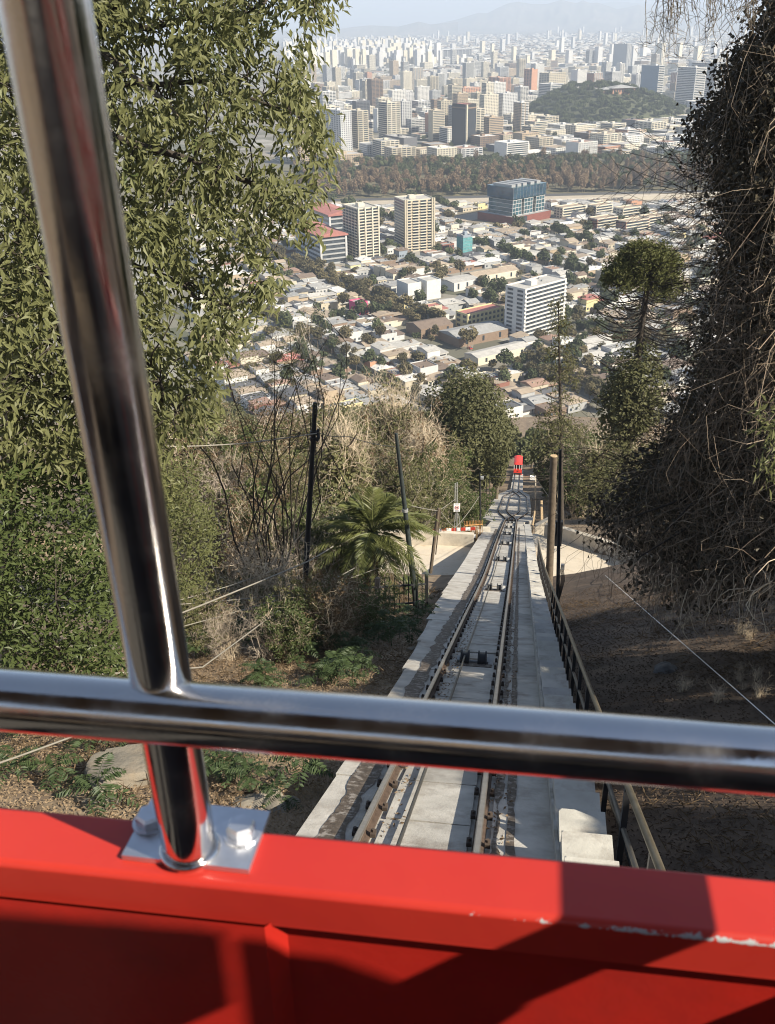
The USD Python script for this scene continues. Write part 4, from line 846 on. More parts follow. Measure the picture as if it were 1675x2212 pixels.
for name, cat, tl, group in (('apartment_tower', 'tower', True, 'apartment towers of the city beyond the park'), ('low_block', 'building', False, 'low blocks of the city beyond the park')):
    sel = sorted([q for q in mid if q['tall'] == tl], key=lambda q: q['d'] / (q['h'] * q['lu']) ** .5)
    ST = {'grid': 'with punched windows', 'balc': 'with stacked balconies', 'slab': 'with floor bands', 'band': 'with ribbon windows', 'pier': 'with upright ribs'}
    HT = lambda f: 'very tall' if f > 20 else 'tall' if f > 14 else 'mid-height' if f > 8 else 'six-storey' if f > 5 else 'four-storey' if f > 3 else 'low'
    lab = label_all([(f'{HT(q["floors"])} {q["wall"]} block {ST[q["right"][0]]}', *q['m']) for q in sel[:300]])
    for q, lb in zip(sel[:300], lab):
        building(name, lb, cat, q['m'], PHI + .12 * math.sin(q['m'][0] / 170), q['lu'], q['lw'], q['h'], q['floors'], q['wall'], q['roof'], q['right'], q['left'], each=False, group=group, lift=tl or q['floors'] > 4, trim='white' if q['right'][0] in ('slab', 'balc') and q['wall'] in ('orange', 'tan', 'grey') else None)
    rest = {}
    for q in sel[300:]:
        B = Part(q['m'], PHI); B.block(rest.setdefault('wall ' + q['wall'], MB()), 0, q['lu'], 0, q['lw'], -1, q['h']); B.block(rest.setdefault('roof ' + q['roof'], MB()), .3, q['lu'] - .3, .3, q['lw'] - .3, q['h'] - .2, q['h'] + .2)
        wins, trims = [], []; facade(B, 'r', q['lu'], q['lw'], 0, q['h'], q['floors'], 'band', 1, wins, trims); [rest.setdefault('pane', MB()).add(*w_.get()) for w_ in wins]
    if rest:
        t = thing('further_towers' if tl else 'further_low_blocks', 'distant pale towers fading into the haze' if tl else 'distant low blocks fading into the haze', 'buildings', (0, 3000, CITY), kind='stuff')
        for mt, q in rest.items(): put('walls' if mt.startswith('wall') else 'roofs', q, L[mt], t, kind='stuff')
    print(name, len(sel))
# far carpet of roofs and towers in the haze
mbs = {}
for k in range(9000):
    d = 4800 + 9500 * rng.random() ** 1.6; X = rng.uniform(610, 1640); dd = ray(X, 90); m = dd[:2] / np.hypot(*dd[:2]) * d
    if not clear(*m, 30): continue
    cluster = X < 930 and d < 8500 and rng.random() < .30
    h = rng.uniform(35, 85) if cluster or rng.random() < .012 else rng.uniform(3, 9); s = rng.uniform(14, 26) if h > 20 else rng.uniform(12, 60)
    B = Part(m, PHI); mt = ['wall white', 'wall cream', 'wall pale grey', 'roof pale', 'roof grey', 'roof tan', 'roof brown', 'roof dark'][rng.choice(8, p=[.15, .1, .1, .13, .2, .14, .12, .06]) if h < 20 else rng.choice(3)]
    B.block(mbs.setdefault(mt, MB()), 0, s, 0, s * rng.uniform(.5, 1.2) if h < 20 else s, -1, h)
t = thing('far_city', 'carpet of distant roofs and towers fading into the haze below the mountains', 'city', (0, 6000, CITY), kind='stuff')
for mt, q in mbs.items(): put('walls' if mt.startswith('wall') else 'roofs', q, L[mt], t, kind='stuff')

# ---------------------------------------------------------------- trees of the city
def crown(n, rx, rz, cz, size, rg, lobes=6, flat=.5):
    """Leaf clumps spread through a lumpy crown: small bent quads."""
    c = rg.normal(0, 1, (lobes, 3)); c = norm(c) * rg.uniform(.2, .62, (lobes, 1)); c[:, 2] *= .8; rr = rg.uniform(.38, .62, lobes)
    k = rg.integers(0, lobes, n); d = norm(rg.normal(0, 1, (n, 3))); P = c[k] + d * (rr[k] * rg.uniform(.55, 1.0, n) ** .5)[:, None]
    P = P * [rx, rx, rz] + [0, 0, cz]; nrm = norm(d * .8 + rg.normal(0, .6, (n, 3)) + [0, 0, .3]); t1 = norm(np.cross(nrm, rg.normal(0, 1, (n, 3)))); t2 = np.cross(nrm, t1)
    s = size * rg.uniform(.45, 1.4, (n, 1)); a, b, c_, e = P - t1 * s, P + t2 * s * .6 + nrm * s * .2, P + t1 * s, P - t2 * s * .6 + nrm * s * .2
    V = np.stack([a, b, c_, e], 1).reshape(-1, 3); q = np.arange(n) * 4
    return V, np.vstack([np.stack([q, q + 1, q + 2], 1), np.stack([q, q + 2, q + 3], 1)])
def city_tree(name, label, mat, rx, rz, cz, n, size, seed, loc, trunk=.25, group=None):
    rg = np.random.default_rng(seed); t = thing(name, label, 'tree', (0, 0, 0), group)
    m = MB().tube([[0, 0, -1], [0.1, 0, cz * .6], [.2, .1, cz + rz * .3]], [trunk, trunk * .8, trunk * .3], 6)
    for k in range(5):
        a = k * 1.3; m.tube([[.1, 0, cz * .55], [math.cos(a) * rx * .5, math.sin(a) * rx * .5, cz + rz * .1]], [trunk * .5, trunk * .15], 4)
    put('trunk', m, L['bark'], t); put('crown', crown(n, rx, rz, cz, size, rg), L[mat], t)
    stage.GetPrimAtPath(t).GetAttribute('xformOp:translate').Set(Gf.Vec3d(*map(float, loc))); return t
spots = []                                             # (kind, x, y, z, scale)
def add_spot(kind, x, y, z, s): spots.append((kind, x, y, z, s))
for k in range(520):                                   # brown poplars of the riverside park
    X = rng.uniform(640, 1600); a = A2 + n2 * rng.uniform(50, 190); dd = ray(X, 420); q = dd[:2] / np.hypot(*dd[:2])
    s = ((A2 + n2 * rng.choice([54, 66, 80, 98, 120, 150, 185])) @ n2) / (q @ n2); p = q * s + rng.normal(0, 2.5, 2); add_spot('poplar' if rng.random() < .8 else 'park', p[0], p[1], CITY, rng.uniform(.8, 1.3))
for k in range(480):                                   # green park trees behind
    X = rng.uniform(640, 1600); dd = ray(X, 400); q = dd[:2] / np.hypot(*dd[:2]); s = ((A2 + n2 * rng.uniform(175, 345)) @ n2) / (q @ n2); p = q * s
    add_spot('park' if rng.random() < .62 else ('olive' if rng.random() < .5 else 'poplar'), p[0], p[1], CITY, rng.uniform(.8, 1.4))
for k in range(520):
    a = rng.uniform(0, 2 * np.pi); q = rng.random() ** .5; x, y = HC[0] + HA * q * math.cos(a), HC[1] + HB_ * q * math.sin(a); add_spot('park', x, y, CITY + float(hill_h(x, y)) - 1, rng.uniform(.8, 1.4))
for vv in np.arange(300, 1100, 8.5):                   # street trees
    for u_, pr, kinds in ((360 - 6, .9, ('olive',)), (360 + 6, .9, ('olive',)), (450, .5, ('park', 'olive')), (540, .5, ('park',)), (270, .3, ('olive',)), (630, .4, ('park',))):
        if rng.random() < pr: p = GU * (u_ + rng.normal(0, 1)) + GV * (vv + rng.normal(0, 1.5)); add_spot(str(rng.choice(kinds)), p[0], p[1], CITY, rng.uniform(.75, 1.25))
for k in range(480):                                   # back-yard trees
    X, Y = rng.uniform(540, 1620), rng.uniform(455, 850); p = gnd(X, Y); add_spot(['park', 'olive'][rng.random() < .4], p[0], p[1], CITY, rng.uniform(.5, 1.15))
for k in range(700):                                   # trees between the far blocks
    X, Y = rng.uniform(640, 1620), rng.uniform(95, 335); p = gnd(X, Y); add_spot('park', p[0], p[1], CITY, rng.uniform(.5, 1.0))
spots = [s for s in spots if s[3] > CITY + .2 or clear(s[1], s[2], 1)]
def shown(s):
    ix, iy, iz = px([[s[1], s[2], s[3]]]); return 500 < ix[0] < 1640 and (s[1] * n2[0] + s[2] * n2[1] > (A2 @ n2) - 900)
spots = [s for s in spots if shown(s)]
spots.sort(key=lambda s: math.hypot(s[1], s[2]) / s[4])
KD = {'poplar': ('poplar', 'brown autumn poplar', 'tree_brown'), 'park': ('city_tree', 'round dark green tree', 'tree_green'), 'olive': ('street_tree', 'brownish olive street tree', 'tree_olive')}
SHAPE = {'poplar': (3.6, 8.5, 10.5, 420, .75), 'park': (6.0, 5.2, 8.5, 480, .95), 'olive': (6.0, 5.4, 8.0, 420, .85)}
count = {k: 0 for k in KD}; masses = {k: [] for k in KD}; chosen = []
for s in spots:
    if count[s[0]] < 230: count[s[0]] += 1; chosen.append(s)
    else: masses[s[0]].append(s)
lab = label_all([(f'{"small " if s[4] < .7 else "large " if s[4] > 1.15 else ""}{KD[s[0]][1]}', s[1], s[2]) for s in chosen])
protos = {}
for s, lb in zip(chosen, lab):
    nm, _, mt = KD[s[0]]; pr = protos.setdefault(s[0], [])
    if len(pr) < 3:
        t = city_tree(nm, lb, mt, *SHAPE[s[0]], 40 + len(pr) + 10 * len(nm), (s[1], s[2], s[3]), group=nm.replace('_', ' ') + 's of the city'); pr.append(t)
    else: dup(pr[rng.integers(3)], (s[1], s[2], s[3]), rng.uniform(0, 6.28), np.array([s[4] * rng.uniform(.85, 1.15), s[4] * rng.uniform(.85, 1.15), s[4] * rng.uniform(.85, 1.2)]), lb)
for k, ss in masses.items():
    if not ss: continue
    nm = KD[k][0]; path = f'/World/further_{nm}s'; pi = UsdGeom.PointInstancer.Define(stage, path); pi.CreatePrototypesRel().AddTarget(put('tree', crown(*[SHAPE[k][3] * 0 + 260, *SHAPE[k][:3], 1.25], np.random.default_rng(3)), L[KD[k][2]], path))
    pi.CreatePositionsAttr(Vt.Vec3fArray.FromNumpy(np.array([[s[1], s[2], s[3]] for s in ss], np.float32))); pi.CreateProtoIndicesAttr(Vt.IntArray([0] * len(ss))); pi.CreateScalesAttr(Vt.Vec3fArray.FromNumpy(np.array([[s[4]] * 3 for s in ss], np.float32)))
    an = rng.uniform(0, 6.28, len(ss)); pi.CreateOrientationsAttr(Vt.QuathArray([Gf.Quath(math.cos(a_ / 2), 0, 0, math.sin(a_ / 2)) for a_ in an]))
    keys(pi.GetPrim(), f'scattered {KD[k][1]}s filling the gaps between the far buildings', 'trees', None, 'stuff')
print('trees', len(chosen), {k: len(v_) for k, v_ in masses.items()})
# parked cars in the quarter
cp = None
carspots = []
for vv in np.arange(330, 900, 6.2):
    for u_ in (360 - 4.6, 450 + 2.5, 540 - 2.5):
        p = GU * u_ + GV * vv; ix, iy, iz = px([[*p, CITY]])
        if rng.random() < .35 and 700 < ix[0] < 1480 and 470 < iy[0] < 800 and clear(*p, 1): carspots.append(p)
carspots = [carspots[k] for k in rng.choice(len(carspots), min(40, len(carspots)), replace=False)]
cc = {'white': (.7, .7, .7), 'silver': (.4, .41, .42), 'dark': (.04, .04, .05), 'red': (.4, .04, .03)}
for k, c in cc.items(): L['paint ' + k] = look('paint_' + k, c, .3, .05, 1, coat=.5)
cols = [list(cc)[rng.integers(4)] for _ in carspots]; lab = label_all([(f'small {c} parked car', *p) for c, p in zip(cols, carspots)]); first = {}
for p, c, lb in zip(carspots, cols, lab):
    if c in first: dup(first[c], (*p, CITY), PHI + math.pi / 2, 1, lb); continue
    t = thing('parked_car', lb, 'car', (0, 0, 0), 'cars parked in the streets of the quarter'); first[c] = t
    m = MB().box((0, 0, .62), (4.3, 1.75, .62)); m.prism([(-2.1, -.85), (2.1, -.85), (2.1, .85), (-2.1, .85)], .3, .4); put('body', m, L['paint ' + c], t)
    V = np.array([[-1.6, -.8, .93], [1.0, -.8, .93], [1.0, .8, .93], [-1.6, .8, .93], [-1.2, -.68, 1.45], [.35, -.68, 1.45], [.35, .68, 1.45], [-1.2, .68, 1.45]]); put('cabin', MB().add(V, BOXF), L['glass_dark'], t); put('roof', MB().box((-.42, 0, 1.47), (1.5, 1.3, .04)), L['paint ' + c], t)
    for x in (-1.35, 1.35):
        for y in (-.8, .8): put('wheel', cyl((x, y - .1, .32), (x, y + .1, .32), .32, 12), L['dark_iron'], t)
    pr = stage.GetPrimAtPath(t); pr.GetAttribute('xformOp:translate').Set(Gf.Vec3d(float(p[0]), float(p[1]), CITY)); UsdGeom.Xformable(pr).AddRotateZOp().Set(math.degrees(PHI) + 90)
# ================================================================ posts, wires, fences and signs along the track
rng = np.random.default_rng(21)
def hit(x, y, off=0.0):
    d = ray(x, y); t = np.linspace(3, 420, 9000); P = d * t[:, None]; i = np.argmax(P[:, 2] < terrain(P[:, 0], P[:, 1]) + off); return P[i]
def above(base, x, y):
    """The point seen at (x, y) on the vertical plane through BASE that faces the camera."""
    d = ray(x, y); n = np.array([CF[0], CF[1], 0]); n /= np.linalg.norm(n); return d * ((base @ n) / (d @ n))
def seat(P, dz=-.3):
    P = np.array(P, float); P[2] = min(P[2], float(terrain(P[0], P[1]))) + dz; return P
def pole(name, label, b, t, depth, r0, r1, mat, n=10, cat='pole', sink=1.0):
    B_ = at(*b, depth); T_ = above(B_, *t); d = norm(T_ - B_); A_ = B_ - d * sink
    g = thing(name, label, cat, B_); put('shaft', MB().tube([A_, B_ + (T_ - B_) * .5, T_], [r0, (r0 + r1) / 2, r1], n), mat, g, smooth=True); return g, B_, T_
L['green_iron'] = look('green_iron', (.035, .042, .04), .5, .3, 8)
g, B1, T1 = pole('utility_pole', 'tall straight black pole carrying the wires, among the dry bushes', (658, 1292), (681, 870), 28.3, .085, .062, L['dark_iron'])
def on(B_, T_, f): return B_ + (T_ - B_) * f
for f_ in (.86, .83): put('clamp', MB().tube([on(B1, T1, f_) - [0, 0, .05], on(B1, T1, f_) + [0, 0, .05]], .095, 10), L['black_paint'], g)
put('insulator', MB().tube([on(B1, T1, .88) + [.12, 0, 0], on(B1, T1, .84) + [.14, 0, 0], on(B1, T1, .82) + [.12, 0, 0]], [.03, .05, .03], 8), L['glass_dark'], g); put('bracket', MB().beam(on(B1, T1, .85), on(B1, T1, .85) + [.16, 0, 0], .03, .03), L['dark_iron'], g)
g, B2, T2 = pole('utility_pole', 'green black iron pole leaning away beside the palm', (896, 1275), (856, 936), 32.8, .105, .05, L['green_iron'])
put('collar', MB().tube([on(B2, T2, .22) - [0, 0, .04], on(B2, T2, .22) + [0, 0, .04]], .105, 10), L['black_paint'], g)
put('collar', MB().tube([on(B2, T2, .53) - [0, 0, .05], on(B2, T2, .53) + [0, 0, .05]], .10, 10), L['galvanised'], g)
g, B3, T3 = pole('wooden_pole', 'thick brown wooden pole with a pale sawn top behind the handrail', (1187, 1252), (1197, 985), 39.2, .15, .135, L['wood_pole'], 16)
d_ = norm(T3 - B3); put('sawn_top', MB().tube([T3 - d_ * .0, T3 + d_ * .02], [.136, .128], 16), L['wood_pale'], g)
g, B4, T4 = pole('utility_pole', 'slim black iron pole with a grey switch box beside the handrail', (1205, 1312), (1211, 972), 29.0, .062, .04, L['black_paint'])
q = on(B4, T4, .47); put('switch_box', MB().box(q + [.0, .22, 0], (.20, .16, .78)), L['dark_iron'], g); put('box_strap', MB().box(q + [0, .1, .1], (.1, .12, .05)), L['black_paint'], g)
q = on(B4, T4, .27); put('small_box', MB().box(q + [.13, .05, .0], (.1, .1, .16)), L['galvanised'], g)
m = MB(); [m.tube([q + [.06 + .03 * k, .02, -.05], q + [.12 + .03 * k, -.02, -.4], q + [.07 + .02 * k, -.03, -.9], q + [.03, -.02, -1.4]], .012, 5) for k in range(4)]; put('cable_tail', m, L['dark_iron'], g)
g, B5, T5 = pole('lamp_post', 'slim dark post with a small lamp, left of the passing loop', (1038.5, 1139), (1037, 1022), 70, .07, .055, L['dark_iron'])
put('lamp', MB().box(T5 + [.18, 0, -.35], (.22, .25, .16)), L['galvanised'], g); put('footing', MB().box(B5 + [.05, -.1, -.55], (1.3, .9, .9)), L['wall_concrete'], g)
g, B6, T6 = pole('lamp_post', 'pale post with a white lamp, right of the passing loop', (1157, 1103), (1157, 1027), 94, .085, .075, L['wall_concrete'])
put('lamp', MB().box(T6 + [-.25, 0, -.25], (.5, .3, .35)), L['white_paint'], g)
for k, (b, t, dp) in enumerate((((1051, 1085), (1051, 1035), 120), ((1066, 1062), (1066, 1018), 165), ((1058, 1066), (1058, 1012), 158))):
    pole('lamp_post', f'thin distant black post left of the upper straight track, {NUM[k]} from the loop', b, t, dp, .06, .05, L['dark_iron'], 6)
wires = []
def wire(pts, depth, r, label, sag=0.0, mat='cable_steel'):
    P = [at(x, y, dp) for (x, y), dp in zip(pts, np.broadcast_to(depth, len(pts)))]; P = np.array(P); t = np.linspace(0, 1, 22); s = np.linspace(0, 1, len(P))
    Q = np.stack([np.interp(t, s, P[:, k]) for k in range(3)], 1); Q[:, 2] -= sag * 4 * t * (1 - t)
    put('wire', MB().tube(Q, r, 5), L[mat], smooth=True, label=label, cat='wire')
L['wire_pale'] = look('wire_pale', (.24, .22, .18), .6, .1, 5)
wire([(684, 936), (530, 950), (382, 957), (-40, 935)], [25.7, 24, 22, 18], .017, 'thick overhead wire from the black pole into the leafy tree', .1, 'wire_pale')
wire([(686, 934), (750, 925), (855, 965)], [25.7, 29, 32.4], .012, 'dark wire running from the black pole towards the leaning pole', .25, 'dark_iron')
wire([(694, 940), (756, 1062)], [25.7, 31], .014, 'dark guy wire dropping from the black pole into the dry bush', 0, 'dark_iron')
wire([(390, 1296), (616, 1221)], [21, 27], .011, 'uppermost of the low pale wires left of the black pole', .06, 'wire_pale')
wire([(-30, 1316), (390, 1294), (664, 1271), (826, 1224)], [17, 21, 28, 32], .012, 'low wire passing behind the black pole towards the iron fence', .15, 'wire_pale')
wire([(394, 1324), (666, 1209), (720, 1180)], [18, 27, 30], .019, 'thickest of the low pale wires, climbing towards the black pole', .05, 'wire_pale')
wire([(-30, 1398), (250, 1382), (660, 1278)], [16, 18, 28], .012, 'low pale wire under the others, left of the black pole', .1, 'wire_pale')
wire([(-20, 1470), (436, 1432), (622, 1296), (770, 1225)], [13, 16, 24, 30], .013, 'low wire slanting through the shaded undergrowth', .1, 'wire_pale')
wire([(-20, 1655), (165, 1585), (300, 1500)], [10, 11.5, 13], .012, 'pale wire close above the dry leaves beside the red ledge', .02, 'wire_pale')
wire([(1308, 1243), (1400, 1324), (1470, 1385), (1580, 1481), (1690, 1578)], [hit(x_, y_) @ CF - .9 for x_, y_ in ((1308, 1243), (1400, 1324), (1470, 1385), (1580, 1481), (1690, 1578))], .008, 'thin white wire slanting across the shaded bank', .0, 'white_paint')
wire([(1037, 1026), (1095, 1029), (1157, 1030)], [70, 82, 94], .02, 'wire spanning the track between the two lamp posts', .1, 'dark_iron'); wire([(1157, 1030), (1190, 1075), (1215, 1130)], [94, 60, 29], .01, 'slack pale wire from the white lamp to the black switch pole', .1, 'wire_pale')
wire([(948, 1098), (985, 1123), (1037, 1070)], [48.5, 56, 70], .02, 'sagging pale cable between the leaning post and the slim lamp post', .5, 'wire_pale')
for k, x in enumerate((878, 890, 900)): wire([(946, 1100), (x, 1166 + 2 * k)], [48.5, 56], .012, f'pale stay wire of the leaning post, {NUM[k]} from the palm', 0, 'wire_pale')
wire([(890, 1093), (948, 1099), (984, 1078)], [33, 48.5, 58.5], .016, 'bundle of pale cables tied to the leaning post', .1, 'wire_pale')
# leaning timber post, sign, barrier
g, B7, T7 = pole('timber_post', 'weathered timber post leaning beside the concrete parapet', (935, 1200), (947.5, 1098), 48.7, .10, .09, L['wood_pole'], 6)
put('brace', MB().beam(B7 + [.14, .12, 0], T7 + [.1, .1, -.1], .04, .06), L['wood_pole'], g)
sg = at(987.3, 1166, 61.5); top = above(sg, 988, 1042); g = thing('sign', 'white prohibition sign with a crossed circle on thin poles behind the barrier', 'sign', sg)
put('pole', MB().tube([sg - [0, 0, 1], top], .035, 8), L['galvanised'], g); put('pole', MB().tube([above(sg, 983, 1083), above(sg, 984, 1044)], .035, 8), L['galvanised'], g)
for x in (996, 981): put('stay', MB().tube([above(sg, 991 if x > 990 else 984, 1110), above(sg, x, 1150)], .025, 6), L['galvanised'], g)
c = above(sg, 987.3, 1095.5); hw, hh = .195, .29; ex, ez = np.array([math.cos(math.radians(YAW)), math.sin(math.radians(YAW)), 0]), np.array([0, 0, 1.0]); ey = np.cross(ez, ex)
c = c - ey * .06
board = put('board', MB().box(c, (2 * hw, .02, 2 * hh), [ex, ey, ez]), L['white_paint'], g)
an = np.linspace(0, 2 * np.pi, 33); ring = MB().tube([c - ey * .014 + ex * .125 * math.cos(a) + ez * .125 * math.sin(a) for a in an], .012, 6); put('ring', ring, L['tape_red'], g)
pic = MB(); pic.beam(c - ey * .013 - ex * .08 - ez * .06, c - ey * .013 - ex * .08 + ez * .06, .02, .01); pic.beam(c - ey * .013 - ex * .08 - ez * .05, c - ey * .013 + ex * .08 - ez * .05, .02, .01); pic.box(c - ey * .013 + ex * .02 + ez * .02, (.08, .01, .07), [ex, ey, ez]); put('picture', pic, L['sign_ink'], g)
put('slash', MB().beam(c - ey * .02 - ex * .085 + ez * .085, c - ey * .02 + ex * .085 - ez * .085, .012, .02), L['tape_red'], g)
for z0, ln in ((.25, 3), (-.19, 1), (-.225, 1), (-.255, 1)): put('text_line', MB().box(c - ey * .012 + ez * z0, (.27 if ln == 3 else .25, .006, .03 if ln == 3 else .016), [ex, ey, ez]), L['sign_ink'], g)
bar = thing('barrier_tape', 'two red and white striped barrier boards behind the concrete parapet', 'barrier', at(960, 1150, 62))
for (x0, y0), (x1, y1), n in (((872, 1149), (1027, 1142), 15), ((903, 1166), (1028, 1158), 12)):
    a, b = at(x0, y0, 62), at(x1, y1, 62); d = (b - a) / n
    for k in range(n): put('stripe', MB().beam(a + d * k, a + d * (k + 1), .03, .22 if y0 < 1155 else .24), L['white_paint'] if k % 2 else L['tape_red'], bar)
for x, y0, y1 in ((1027.5, 1140, 1166), (1030, 1146, 1180), (874, 1147, 1180)): p = at(x, y0, 62.05); put('post', MB().beam(p, above(p, x + 1.5, y1) - [0, 0, .6], .10, .08, (0, 1, 0)), L['wood_pale'], bar)
L['orange_iron'] = look('orange_iron', (.50, .27, .10), .7, .2, 6)
def rail_fence(name, label, A_, B_, h, step, mat, rails=(.15, .85), r=.018, posts=0, drop=.3, group=None):
    A_, B_ = np.asarray(A_, float), np.asarray(B_, float); g = thing(name, label, 'fence', (A_ + B_) / 2, group); n = max(2, int(np.linalg.norm(B_ - A_) / step))
    for k in range(n + 1):
        p = A_ + (B_ - A_) * k / n; put('bar', MB().beam(p - [0, 0, drop], p + [0, 0, h], 2 * r, 2 * r, (0, 1, 0)), mat, g)
    for f_ in rails: put('rail', MB().beam(A_ + [0, 0, h * f_], B_ + [0, 0, h * f_], .05, .05), mat, g)
    for k in range(posts): p = A_ + (B_ - A_) * k / max(1, posts - 1); put('post', MB().beam(p - [0, 0, .5], p + [0, 0, h * 1.02], .11, .11, (0, 1, 0)), mat, g)
    return g
rail_fence('orange_fence', 'rusty orange bar fence by the slim lamp post, taller stretch', at(1004, 1150, 66), at(1042, 1147, 68), .85, .2, L['orange_iron'], (.62,)); rail_fence('orange_fence', 'rusty orange bar fence behind the prohibition sign, lower stretch', at(966, 1156, 65), at(990, 1155, 65), .6, .17, L['orange_iron'], (.55,))
fa, fb_ = seat(at(700, 1284, 29.5), 0), seat(at(922, 1284, 32.6), 0)
rail_fence('iron_fence', 'black iron bar fence under the palm, ending beside the leaning pole', fa + [0, 0, .1], fb_ + [0, 0, .1], 1.15, .2, L['black_paint'], (.12, .72), .014, 3)
rail_fence('iron_fence', 'black iron fence right of the passing loop, behind the pale post', at(1149, 1106, 92), at(1190, 1104, 88), 1.5, .28, L['black_paint'], (.1, .85), .03, 3)
# timber and a concrete ramp right of the track before the loop
rm = thing('ramp_wall', 'pale concrete ramp wall at the end of the dusty road right of the track', 'wall', at(1170, 1150, 66))
a, b = at(1155, 1158, 66), at(1186, 1150, 66); t0, t1 = above(a, 1157, 1138), above(b, 1184, 1124); m = MB(); th = np.array([0, .5, 0])
V = np.array([a - [0, 0, 1.2], b - [0, 0, 1.2], b - [0, 0, 1.2] + th, a - [0, 0, 1.2] + th, t0, t1, t1 + th, t0 + th]); put('wall_panel', m.add(V, BOXF), L['wall_concrete'], rm)
put('timber', MB().beam(at(1156, 1106, 70), at(1150, 1148, 66), .09, .2), L['wood_pale'], label='pale plank leaning at the start of the handrail', cat='plank')
put('timber', MB().beam(at(1171, 1083, 74), at(1171.5, 1124, 72), .16, .16, (0, 1, 0)), L['wood_pale'], label='short pale timber post above the ramp wall', cat='post')
for k, (p0, p1) in enumerate((((925, 1172), (968, 1165)), ((975, 1170), (1000, 1172)), ((990, 1160), (1012, 1174)), ((940, 1160), (955, 1175)))):
    put('board', MB().beam(at(*p0, 63 + .3 * k), at(*p1, 63.4 + .2 * k), .14, .06), L['wood_pale'], label=f'loose board in the heap behind the barrier, {NUM[k]} from the palm', cat='board')
# stones
def stone(label, c, s, seed, mat='rock'):
    q = trimesh.creation.icosphere(3, 1.0); n = meshkit.fbm(q.vertices * 1.4 + seed, 4, seed); v_ = np.sign(q.vertices) * np.abs(q.vertices) ** .6; cut = norm(np.random.default_rng(seed).normal(0, 1, (9, 3))); v_ = norm(v_); d_ = v_ @ cut.T; v_ = v_ * np.minimum(1.0, (.62 / np.maximum(d_, .3)).min(1))[:, None] * (0.85 + .35 * n[:, None]) * np.asarray(s); put('boulder', (v_ + c, q.faces), L[mat], smooth=22, label=label, cat='stone')
p = hit(262, 1690); stone('pale broken concrete lump half buried in dry leaves beside the base plate', p + [0.05, .1, -.05], (.62, .55, .42), 3); p = hit(215, 1725); stone('flat pale stone in front of the broken concrete lump', p + [.1, -.3, -.12], (.6, .5, .25), 5)
p = hit(520, 1745); stone('pale stone slab beside the edge of the concrete bed, below the base plate', p + [.2, 0, -.08], (.55, .4, .22), 8); p = hit(640, 1745); stone('small pale stone against the left edge of the concrete bed', p + [-.15, 0, -.05], (.28, .3, .2), 12)
p = hit(1440, 1450); stone('flat grey stone lying on the shaded bank', p + [0, 0, .0], (.34, .3, .2), 15, 'grey_stone'); p = hit(890, 1405); stone('small stone in the ferns at the edge of the bed', p, (.15, .15, .1), 18)
# ================================================================ trees, shrubs and ground cover of the hillside
rng = np.random.default_rng(33)
def leaves(P, D, ln, wd, rg, fold=.25, face=None):
    """Lance-shaped leaves at P pointing along D: two triangles each, folded on the midrib."""
    n = len(P); D = norm(D); S = norm(np.cross(D, rg.normal(0, 1, (n, 3)) * (.7 if face is None else .42) + ([0, 0, 1.0] if face is None else face))); N = np.cross(S, D); ln = np.broadcast_to(ln, n)[:, None]; wd = np.broadcast_to(wd, n)[:, None]
    mid = P + D * ln * .45; tip = P + D * ln - N * ln * .10; l = mid + S * wd * .5 + N * wd * fold; r = mid - S * wd * .5 + N * wd * fold
    V = np.stack([P, r, tip, l], 1).reshape(-1, 3); q = np.arange(n) * 4
    return V, np.vstack([np.stack([q, q + 1, q + 2], 1), np.stack([q, q + 2, q + 3], 1)])
def curve(a, b, rg, n=6, wob=.08, sag=0.0):
    a, b = np.asarray(a, float), np.asarray(b, float); t = np.linspace(0, 1, n)[:, None]; L_ = np.linalg.norm(b - a); o = sum(rg.normal(0, wob * L_ * .75 / k_, 3)[None] * np.sin(k_ * math.pi * t) for k_ in (1, 2, 3))
    return a + (b - a) * t + o - np.array([0, 0, 1]) * sag * L_ * 4 * t * (1 - t)
def inside(poly, x, y):
    P = np.asarray(poly, float); c = np.zeros(len(x), bool); j = len(P) - 1
    for i in range(len(P)):
        k = ((P[i, 1] > y) != (P[j, 1] > y)) & (x < (P[j, 0] - P[i, 0]) * (y - P[i, 1]) / (P[j, 1] - P[i, 1] + 1e-12) + P[i, 0]); c ^= k; j = i
    return c
def fill(poly, n, d0, d1, rg, mode=None):
    """Points that fill a crown whose outline is POLY between the depths d0 and d1."""
    P = np.asarray(poly, float); lo, hi = P.min(0), P.max(0); out = np.zeros((0, 2))
    while len(out) < n:
        q = rg.uniform(lo, hi, (n * 3, 2)); out = np.vstack([out, q[inside(poly, q[:, 0], q[:, 1])]])
    q = out[:n]; d = rg.uniform(d0, d1, n); R_ = CR * ((q[:, 0:1] - CX) / FPX) + CU * ((CY - q[:, 1:2]) / FPX) + CF
    return R_ * d[:, None], q
def tubes(mb, pts, r, n=4): mb.tube(pts, r, n, cap=False)

